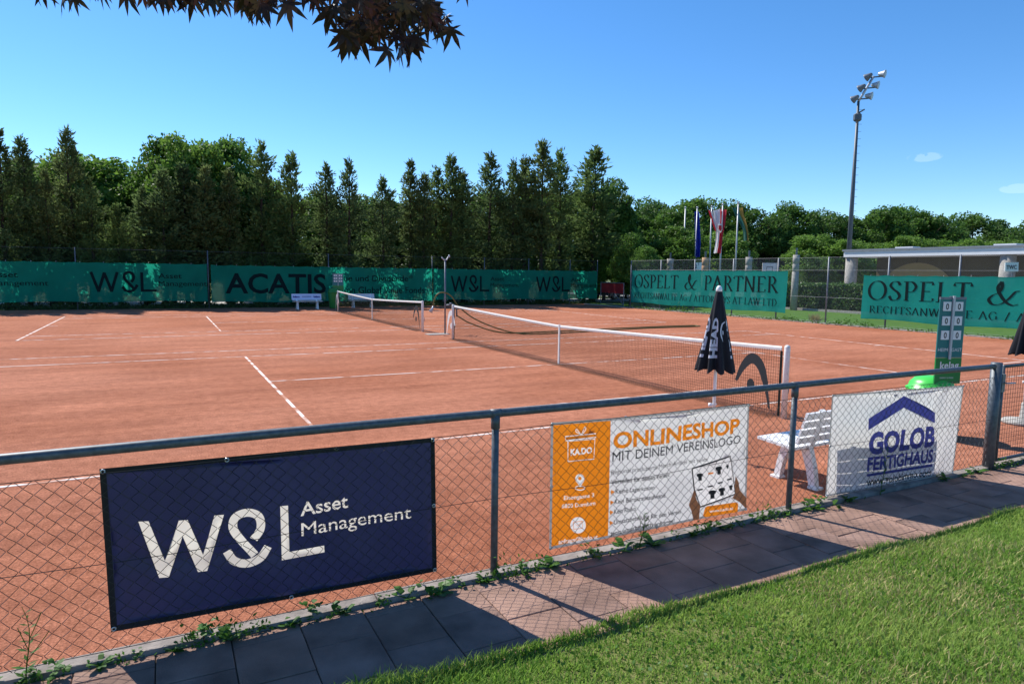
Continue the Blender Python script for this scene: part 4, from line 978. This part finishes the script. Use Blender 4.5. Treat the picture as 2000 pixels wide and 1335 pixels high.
flag(1334, 0, 408, 52, 'bare grey flag pole left of the blue flag', None, '')
flag(1357, 0, 408, 50, 'flag pole carrying the blue flag', ([(413, 1357, 1364), (440, 1357.5, 1366), (470, 1358, 1368), (502, 1359, 1367)], [M_blue], .3), 'limp dark blue flag hanging straight down')
flag(1385, 0, 406, 51, 'flag pole just left of the red and white flag', None, '')
fl = flag(1406, 0, 402, 48, 'flag pole carrying the red and white flag', ([(409, 1393, 1418), (432, 1396, 1416), (455, 1399, 1412), (475, 1398, 1410), (494, 1394, 1408)], [M_fwhite, M_red], .4), 'red and white flag with a crest hanging in folds')
V = []; D = 47.6
mb = MB(); mb.grid(lambda u, v: atD(1383+(1396-1383)*v+u*9*(1-.3*v), 410+(450-410)*v+4*u, D+.1*math.sin(u*5)), 8, 10); me_ = mb.build('side_fold', [M_red, M_fwhite], fl, True)
me_.data.polygons.foreach_set('material_index', [0 if (k % 8) < 4 else 1 for k in range(80)])
mb = MB(); mb.add([atD(a, b, 47.5) for a, b in ((1402, 437), (1411, 437), (1411, 449), (1406.5, 455), (1402, 448))], [(0, 1, 2, 3, 4)]); mb.build('crest', M_fwhite, fl)
mb = MB(); mb.add([atD(a, b, 47.45) for a, b in ((1403.5, 440), (1409.5, 440), (1409.5, 448), (1406.5, 452), (1403.5, 447))], [(0, 1, 2, 3, 4)]); mb.build('crest_shield', M_red, fl)
flag(1436, 0, 399, 49, 'flag pole carrying the green and yellow flag', ([(405, 1430, 1449), (420, 1437, 1452), (435, 1446, 1457), (452, 1452, 1461), (470, 1453, 1462)], [M_fgreen, M_fgreen, M_fyellow], .4), 'green and yellow flag blown aside in folds')
# concrete pillars
for k, (px, pt, D) in enumerate(((1308, 505, 50), (1376, 503, 47), (1461, 502, 46), (1553, 498, 43))):
    b = atD(px, 545, D); t = atD(px, pt, D); x, y, H = float(b[0]), float(b[1]), float(t[2])
    th = thing('concrete_pillar', 'round concrete pillar with a metal pin on top, %s from the left' % ORD[k], 'pillar', (x, y, 0), 'round concrete pillars behind the right fence')
    r = 6.3*D/FPX; mb = MB(); mb.lathe((x, y, -.1), [(r*1.06, 0), (r*1.03, H*.72), (r*.9, H*.725), (r*.9, H*.735), (r, H*.74), (r, H*.86), (r*.9, H*.865), (r*.9, H*.875), (r, H*.88), (r, H+.1)], 18); mb.build('shaft', mat('warm_concrete', (.5, .30, .17), .9) if k == 1 else M_conc, th, True)
    mb = MB(); mb.tube([(x, y, H), (x, y, H+.45)], .06, 8); mb.build('top_pin', M_post, th)
# small signs
def sign(name, label, corners, D, text, tx, m=M_tile, pole=True):
    P = [atD(px, py, D) for px, py in corners]; c = sum(P)/4
    th = thing(name, label, 'sign', (float(c[0]), float(c[1]), 0))
    n_ = -np.array(fwd); mb = MB(); mb.add(P+[p-n_*.04 for p in P], [(0, 1, 2, 3), (7, 6, 5, 4), (0, 4, 5, 1), (1, 5, 6, 2), (2, 6, 7, 3), (3, 7, 4, 0)]); pl = mb.build('plate', m, th)
    for body, a, b, hpx in tx:
        v, f = fit2d(sans(body, .02), (0, 0), (1, 0), 1, CAPH); mb = MB()
        mb.add([atD(a[0]+(b[0]-a[0])*u+.0*v_, a[1]+(b[1]-a[1])*u-hpx*v_, D-.02) for u, v_ in v], f); mb.build('lettering', M_ink, pl)
    if pole: q = atD((corners[0][0]+corners[1][0])/2, 540, D+.1); mb = MB(); mb.tube([(q[0], q[1], -.05), (q[0], q[1], float(P[2][2])-.0)], .03, 6); mb.build('pole', M_post, th)
    return th
sign('number_sign', 'small white sign with a black 2 above the teal screen', [(1356, 526), (1370, 527), (1371, 512), (1357, 513)], 44, '2', [('2', (1357.8, 523.5), (1361.5, 523.8), 8)])
sign('club_sign', 'white sign with black capitals in front of the pavilion', [(1963, 530), (1989, 530), (1989.5, 512), (1963.5, 512.5)], 29, 'TWC', [('TWC', (1966, 525.5), (1986, 525.2), 8)])
# basketball hoops
def hoop(px, py, D, label, side):
    b = atD(px, 545, D); c = atD(px, py, D); x, y, z = float(c[0]), float(c[1]), float(c[2])
    th = thing('basketball_hoop', label, 'basketball hoop', (x, y, 0), 'basketball hoops beyond the hedge')
    R3 = np.array((rgt[0], rgt[1], 0)); F3 = np.array((fwd[0], fwd[1], 0))
    mb = MB(); mb.obox((x, y, z), R3, (0, 0, 1), F3, .62, .42, .03); bd = mb.build('backboard', M_tile, th)
    mb = MB(); k = -.035
    for a, b_ in (((-.25, -.3), (.25, -.3)), ((-.25, .1), (.25, .1)), ((-.25, -.3), (-.25, .1)), ((.25, -.3), (.25, .1))):
        mb.tube([np.array((x, y, z))+R3*a[0]+F3*k+np.array((0, 0, a[1])), np.array((x, y, z))+R3*b_[0]+F3*k+np.array((0, 0, b_[1]))], .02, 4)
    mb.build('target_frame', M_ink, bd)
    mb = MB(); mb.tube([np.array((x, y, z-.35))-F3*.25+np.array((.22*math.cos(a), .22*math.sin(a), 0)) for a in np.linspace(0, 6.283, 15)], .015, 5); mb.build('rim', M_orgroof, bd)
    mb = MB()
    for o_ in (-.35, .35): mb.tube([np.array((x, y, z))+R3*o_+F3*.05, np.array((x, y, .6))+R3*(o_-1.0*side)+F3*1.2, np.array((x, y, 0))+R3*(o_-1.0*side)+F3*1.2], .06, 6)
    mb.tube([np.array((x, y, .6))+R3*(-.35-side)+F3*1.2, np.array((x, y, .6))+R3*(.35-side)+F3*1.2], .06, 6)
    mb.build('support_frame', M_wpaint, th)
hoop(1503, 523, 58, 'basketball backboard peeking over the left teal screen', 0.2); hoop(1595, 526, 52, 'basketball hoop on slanted white struts above the hedge', 1.0)
# pavilion
PXX = 35.0
yl = float(onX(1648, 495, PXX)[1]); zr = float(onX(1648, 488, PXX)[2]); zf = float(onX(1648, 502, PXX)[2])
pv = thing('pavilion', 'low flat-roofed pavilion with white fascia and round columns', 'building', (PXX+3, yl-9, 0))
mb = MB(); mb.box(PXX, PXX+9, yl-26, yl, zf, zr-.10); mb.build('fascia', M_fascia, pv)
mb = MB(); mb.box(PXX-.08, PXX+9.1, yl-26.1, yl+.08, zr-.10, zr+.02); rf_ = mb.build('roof', M_roof, pv)
for dy in (3.5, 9.5): mb = MB(); mb.box(PXX+.4, PXX+1.2, yl-dy-1.2, yl-dy, zr+.02, zr+.12); mb.build('roof_hatch', M_fascia, rf_)
for px in (1663, 1968, 2290):
    q = onX(px, 520, PXX+.5); mb = MB(); mb.lathe((float(q[0]), float(q[1]), -.05), [(.40, 0), (.40, zf+.06)], 18); mb.build('column', M_conc, pv, True)
WX = PXX+2.6
mb = MB(); mb.box(WX, PXX+8.8, yl-25.8, yl-.8, 0, zf+.01); wl_ = mb.build('wall', M_olive, pv)
for yy in np.arange(yl-24, yl-1, 2.9): mb = MB(); mb.box(WX-.012, WX, yy, yy+.03, 0, zf); mb.build('panel_joint', M_dark, wl_)
a0 = onX(1720, 538, WX); a1 = onX(1868, 538, WX); at_ = onX(1793, 513, WX); yc = (a0[1]+a1[1])/2; ry = abs(a0[1]-a1[1])/2*1.08
mb = MB(); pts = [(WX-.02, yc+ry*math.cos(a), .5+(at_[2]-.5)*math.sin(a)) for a in np.linspace(0, math.pi, 30)]
mb.add(pts+[(WX-.001, p[1], p[2]) for p in pts], [tuple(range(30))]+[(i, i+30, i+31, i+1) for i in range(29)]); mb.build('half_round_mural', M_tan, wl_)
# parked cars
def car(x, y, rz, body, label):
    th = thing('parked_car', label, 'car', (x, y, 0), 'cars parked beyond the hedge'); th.rotation_euler = (0, 0, rz)
    B = lambda mb, n, m, sm=False, par=th: mb.build(n, m, par, sm, world=False)
    prof = [(-2.1, .35), (-2.15, .62), (-2.0, .85), (-1.2, .95), (1.0, .98), (1.85, .92), (2.1, .7), (2.1, .35)]; mb = MB(); W = .86; n = len(prof)
    vs = [(a, -W, b) for a, b in prof]+[(a, W, b) for a, b in prof]; mb.add(vs, [tuple(range(n)), tuple(range(2*n-1, n-1, -1))]+[(i, i+n, (i+1) % n+n, (i+1) % n) for i in range(n)]); B(mb, 'body', body)
    cab = [(-1.15, .94), (-.45, 1.42), (.95, 1.45), (1.7, .95)]; mb = MB(); n = 4
    vs = [(a, -W*(.96 if b < 1 else .76), b) for a, b in cab]+[(a, W*(.96 if b < 1 else .76), b) for a, b in cab]; mb.add(vs, [(0, 1, 2, 3), (7, 6, 5, 4), (1, 5, 6, 2)]+[(0, 4, 5, 1), (2, 6, 7, 3)]); cb_ = B(mb, 'cabin', M_glass)
    mb = MB(); mb.box(-.5, 1.0, -.66, .66, 1.435, 1.475); B(mb, 'car_roof', body, False, cb_)
    for sx in (-1.3, 1.35):
        for sy in (-1, 1):
            mb = MB(); mb.tube([(sx, sy*.70, .31), (sx, sy*.88, .31)], .31, 16); wh = B(mb, 'wheel', M_tyre); mb = MB(); mb.tube([(sx, sy*.88, .31), (sx, sy*.89, .31)], .19, 12); B(mb, 'rim', M_pole, False, wh)
    for sy in (-.62, .62): mb = MB(); mb.box(-2.17, -2.08, sy-.17, sy+.17, .62, .76); B(mb, 'headlight', M_lens)
for px, D, rz, m, lb in ((1612, 60, 1.2, M_carw, 'white car parked left of the pavilion, nearer the hoop'), (1640, 66, 1.25, M_carb, 'blue grey car parked behind the white car left of the pavilion'), (1583, 72, 1.1, M_carw, 'white car parked under the hoop struts'), (1196, 58, .5, M_card, 'dark car parked in the shade beyond the corner gate'), (1208, 66, .4, M_carb, 'pale car parked in the shade beyond the corner gate')):
    q = atD(px, 545, D); car(float(q[0]), float(q[1]), rz, m, lb)
# houses glimpsed through the trees
for k, (px, D, m, lb) in enumerate(((560, 75, M_orgroof, 'orange-roofed house glimpsed through the conifers, left one'), (735, 85, M_orgroof, 'cream house glimpsed through the conifers, right one'))):
    q = atD(px, 545, D); x, y = float(q[0]), float(q[1]); th = thing('house', lb, 'house', (x, y, 0))
    mb = MB(); mb.box(x-5, x+5, y-4, y+4, 0, 3.0); wl2 = mb.build('wall', M_cwall, th)
    mb = MB(); mb.add([(x-5.4, y-4.4, 3), (x+5.4, y-4.4, 3), (x+5.4, y+4.4, 3), (x-5.4, y+4.4, 3), (x-5.4, y, 4.8), (x+5.4, y, 4.8)], [(0, 1, 5, 4), (2, 3, 4, 5), (0, 4, 3), (1, 2, 5), (3, 2, 1, 0)]); mb.build('roof', m, th)
    for wx in (-3, 0, 3): mb = MB(); mb.box(x+wx-.5, x+wx+.5, y-4.05, y-3.99, 1.0, 2.2); mb.build('window', M_glass, wl2)

# ------------------------------------------------------------------ weeds on the edging strip
def weed_mesh(kind, seed):
    rs = random.Random(seed); mb = MB()
    for k in range(rs.randint(7, 13) if kind == 0 else rs.randint(14, 24)):
        a = rs.uniform(0, 6.28); L = rs.uniform(.06, .15) if kind == 0 else rs.uniform(.03, .06); wd = L*rs.uniform(.16, .26) if kind == 0 else L*.45
        up = rs.uniform(.3, 1.3); bx, by, bz = (0, 0, 0) if kind == 0 else (rs.uniform(-.12, .12), rs.uniform(-.04, .04), rs.uniform(0, .09))
        d = np.array([math.cos(a), math.sin(a), 0]); s = np.array([-d[1], d[0], 0]); P = []
        for t, ww in ((0, .15), (.35, .8), (.7, 1), (1, .05)):
            c = np.array([bx, by, bz])+d*L*t*.9+np.array([0, 0, L*up*(t-.55*t*t)]); P += [c+s*wd*ww, c-s*wd*ww]
        mb.add(P, [(0, 1, 3, 2), (2, 3, 5, 4), (4, 5, 7, 6)])
    me = bpy.data.meshes.new('weed'); me.from_pydata(mb.v, [], mb.f); me.materials.append(M_weed); return me
WM = [weed_mesh(k % 2, k) for k in range(8)]
WG = 'weeds growing along the foot of the near fence'
wx = [-9.05, -8.75, -8.5, -8.35, -8.2, -8.02, -7.85, -7.7, -7.5, -7.33, -7.2, -7.02, -6.85, -6.7, -6.58, -6.45, -6.3, -5.95, -5.8, -5.35, -5.1, -4.95, -4.8, -4.6, -4.42, -4.25, -4.1, -3.9, -3.7, -3.45, -3.3, -3.12, -3.0, -2.8, -2.5, -1.0, -.9, -.55, -.35, .3, .7]
for i, x in enumerate(wx):
    o = bpy.data.objects.new('weed_plant', WM[(i*5) % 8]); C.objects.link(o); o.location = (x+random.uniform(-.05, .05), -2.862+random.uniform(-.02, .015), .0); s = random.uniform(.5, .95); o.scale = (s, s, s); o.rotation_euler = (0, 0, random.uniform(0, 6.28))
    tag(o, 'small leafy weed at the foot of the near fence, %s from the left' % ORD[i], 'weed', WG)
n = 5200; xs = rng.uniform(-10, 1.2, n); msk = np.clip(np.sin(xs*2.9)+np.sin(xs*7.1+1)+.6*np.sin(xs*17), 0, 2); ok = (rng.uniform(0, 2, n) < msk+.15) & ((xs < -2.3) | (xs > -1.05)); xs = xs[ok]; msk = msk[ok]; n = len(xs)
P = np.stack([xs, -2.868+rng.normal(size=n)*.022, np.abs(rng.normal(size=n))*.028*(.4+msk)], 1)
V, F = leaf_cloud(P, None, .034, .018); o = link_mesh('edging_weeds', np_mesh('edging_weeds', V, F), M_weed); tag(o, 'tiny weeds and moss in the joint along the near fence edging', 'weeds', kind='stuff')
def tall_weed(x, y, h, label):
    th = thing('tall_weed', label, 'weed', (x, y, 0)); mb = MB(); rs = random.Random(int(x*100))
    pts = [(x+.05*t*math.sin(t*3), y-.03*t, h*t) for t in np.linspace(0, 1, 8)]; mb.tube(pts, [.004*(1-.7*t) for t in np.linspace(0, 1, 8)], 5)
    for k in range(3): a = rs.uniform(0, 6.28); b = pts[2+k]; mb.tube([b, (b[0]+.10*math.cos(a), b[1]+.03*math.sin(a), b[2]+.14)], .002, 4)
    mb.build('stem', M_weed, th); mb = MB()
    for k in range(22):
        t = (k+1)/24; a = k*2.4; L = .075*(1-.6*t); c = np.array((x+.05*t*math.sin(t*3), y-.03*t, h*t)); d = np.array((math.cos(a), math.sin(a)*.6, .35)); s = np.array((-d[1], d[0], 0))*.22
        mb.add([c, c+d*L*.5+s*L, c+d*L, c+d*L*.5-s*L], [(0, 1, 2, 3)])
    mb.build('leaves', M_weed, th)
tall_weed(-2.02, -2.875, .62, 'tall leafy weed in front of the white roof banner'); tall_weed(-8.82, -2.87, .42, 'thin wispy weed left of the navy banner'); tall_weed(-4.95, -2.875, .30, 'thin weed in front of the orange and white banner')

# ------------------------------------------------------------------ grass on the lawn (uncountable)
def grass(n, x0, x1, y1, hmin, hmax, m, name, label, near):
    xs = rng.uniform(x0, x1, n); ed = -3.70-.012*(xs+7)+.022*np.sin(xs*3.1)+.016*np.sin(xs*7.7+1)
    ys = ed+.035-rng.uniform(0, 1, n)**near*(ed-y1); t = np.clip(-3.70-ys, 0, 3.4)
    z = np.where(ys > ed-.02, -.005, .012+.10*t+.012*np.sin(xs*1.7+ys*.9)+.010*np.sin(xs*.6-ys*2.1))
    if m is M_straw:
        dry = np.sin(xs*1.3+2*np.sin(ys*.8))+np.sin(ys*2.1+xs*.7)+.5*np.sin(xs*4.1+ys*3)+rng.normal(size=n)*.5-1.3*(ys+4.35)+.12*(xs+3); ok = dry > .75; xs, ys, z, t = xs[ok], ys[ok], z[ok], t[ok]; n = len(xs)
    patch = np.clip(.8+.4*np.sin(xs*2.3+1.3*np.sin(ys*1.9))*np.sin(ys*2.7+xs), .6, 1.3)
    h = rng.uniform(hmin, hmax, n)*patch; a = rng.uniform(0, 2*math.pi, n); lean = rng.uniform(.2, 1.1, n)*h; wd = rng.uniform(.002, .0044, n)
    dx, dy = np.cos(a), np.sin(a); B = np.stack([xs, ys, z], 1); S = np.stack([-dy*wd, dx*wd, np.zeros(n)], 1)
    Mi = B+np.stack([dx*lean*.35, dy*lean*.35, h*.6], 1); T = B+np.stack([dx*lean, dy*lean, h], 1)
    V = np.stack([B-S, B+S, Mi+S*.8, Mi-S*.8, T], 1).reshape(-1, 3); i = np.arange(n)*5
    F = np.concatenate([np.stack([i, i+1, i+2], 1), np.stack([i, i+2, i+3], 1), np.stack([i+3, i+2, i+4], 1)])
    o = link_mesh(name, np_mesh(name, V, F), m); tag(o, label, 'grass', kind='stuff')
grass(240000, -8.4, 3.5, -6.4, .02, .055, M_grass, 'lawn_grass', 'green mown lawn grass in the right foreground', 1.0)
grass(90000, -8.4, 3.5, -6.4, .02, .06, M_straw, 'dry_lawn_grass', 'dry straw-coloured blades among the lawn grass', 1.0)
grass(6000, -8.4, 3.5, -3.80, .03, .075, M_grass, 'lawn_edge_grass', 'longer grass overhanging the edge of the path', 1.0)
n = 9000; xs = rng.uniform(-8, 2, n); ys = rng.uniform(-6.2, -3.85, n); P = np.stack([xs, ys, .04+.10*np.clip(-3.7-ys, 0, 3.4)+rng.uniform(-.02, .012, n)], 1)
keep = (np.sin(xs*3.1)+np.sin(ys*4.3+xs)) > .2; V, F = leaf_cloud(P[keep], None, .024, .022, nbias=np.array([0, 0, 1.])); o = link_mesh('clover_leaves', np_mesh('clover', V, F), M_weed); tag(o, 'clover leaves scattered through the lawn', 'clover', kind='stuff')

# ------------------------------------------------------------------ maple overhead
mp = thing('maple_tree', 'dark red-leaved maple branch hanging in from above', 'tree', (-11.2, -7.2, .35))
mb = MB(); mb.tube([(-11.2, -7.2, .2), (-11.15, -7.1, 1.6), (-10.9, -6.8, 2.9), (-10.4, -6.2, 3.7)], [.10, .085, .065, .045], 10); mb.build('trunk', M_bark, mp, True)
def maple_leaf(seed):
    rs = random.Random(seed); mb = MB(); lobes = [(-2.3, .45), (-1.45, .72), (-.72, .92), (0, 1.0), (.72, .92), (1.45, .72), (2.3, .45)]; vs = [(0, 0, 0)]; fs = []
    for a, L in lobes:
        L *= rs.uniform(.9, 1.1); a += rs.uniform(-.08, .08); dr = -.22*L*L
        def pt(r_, da): return (math.sin(a+da)*r_, math.cos(a+da)*r_, dr*(r_/L)**2*1.2+rs.uniform(-.03, .03))
        b = len(vs); vs += [pt(.28*L, -.42), pt(.58*L, -.20), pt(L*1.05, 0), pt(.58*L, .20), pt(.28*L, .42)]; fs += [(0, b, b+1, b+3, b+4), (b+1, b+2, b+3)]
    fs.append((0, 1, 5*len(lobes)))
    me = bpy.data.meshes.new('leaf'); me.from_pydata(vs, [], fs); me.materials.append(M_maple); return me
ML = [maple_leaf(k) for k in range(6)]
rsm = random.Random(5)
def add_leaf(q, size):
    o = bpy.data.objects.new('leaf', rsm.choice(ML)); C.objects.link(o); o.parent = mp; o.location = Vector(q)-mp.location; o.scale = (size,)*3
    # leaves hang: tip points down, blade roughly faces the viewer with scatter
    tip = Vector((rsm.uniform(-.5, .5), rsm.uniform(-.5, .5), -1)).normalized(); face = Vector((-fwd[0], -fwd[1], -.2))+Vector((rsm.uniform(-.8, .8), rsm.uniform(-.8, .8), rsm.uniform(-.6, .6)))
    zc = (face-tip*face.dot(tip)).normalized(); xc = tip.cross(zc); o.rotation_euler = Matrix((xc, tip, zc)).transposed().to_euler()
twigs = MB(); main = catmull([np.array(mp.location)+np.array((.8, 1.0, 3.35)), atD(-250, -160, 1.9), atD(150, -75, 1.85), atD(450, -45, 1.8), atD(700, -25, 1.8), atD(860, 10, 1.8)], 6)
twigs.tube(main, [.03*(1-.85*k/(len(main)-1)) for k in range(len(main))], 6)
for pts in ([(650, -30), (690, 40), (720, 75)], [(760, -20), (780, 60), (790, 100)], [(820, 0), (840, 45), (868, 60)], [(400, -50), (470, -10), (480, 15)], [(560, -40), (520, -5), (500, 5)], [(120, -80), (140, -20), (150, 5)], [(330, -55), (380, -10)], [(690, 40), (672, 80), (660, 112)], [(780, 60), (800, 105), (795, 132)]):
    P = catmull([atD(a, b, 1.8+.05*k) for k, (a, b) in enumerate(pts)], 4); twigs.tube(P, [.0045-.0028*k/(len(P)-1) for k in range(len(P))], 5)
twigs.build('branch', M_twig, mp, True)
def spray(px, py, n, sx, sy, size=(.042, .066)):
    for _ in range(n): add_leaf(atD(px+rsm.gauss(0, sx), py+rsm.gauss(0, sy), 1.8+rsm.uniform(-.15, .2)), rsm.uniform(*size))
for px, py, n, sx, sy in ((690, -10, 10, 40, 18), (750, -5, 14, 45, 18), (830, -10, 10, 30, 16), (660, 25, 5, 22, 12), (700, 45, 7, 28, 14), (750, 35, 8, 30, 16), (800, 30, 6, 24, 16), (850, 30, 5, 16, 14), (675, 68, 4, 14, 8), (775, 70, 6, 22, 12), (790, 88, 3, 12, 8), (855, 48, 3, 12, 8),
                          (560, -25, 8, 36, 10), (480, -14, 8, 30, 12), (500, 8, 3, 16, 8), (400, -28, 8, 34, 10), (340, -22, 5, 24, 8), (530, -2, 3, 14, 6), (215, -34, 6, 40, 9), (150, -16, 3, 10, 5), (60, -36, 4, 30, 8), (700, 10, 10, 60, 20), (780, 20, 8, 50, 20), (430, -6, 7, 40, 8), (560, -4, 6, 30, 8), (360, -14, 5, 30, 6), (280, -20, 4, 30, 6), (500, -90, 26, 240, 25), (250, -110, 20, 200, 25)):
    spray(px, py, n, sx, sy)
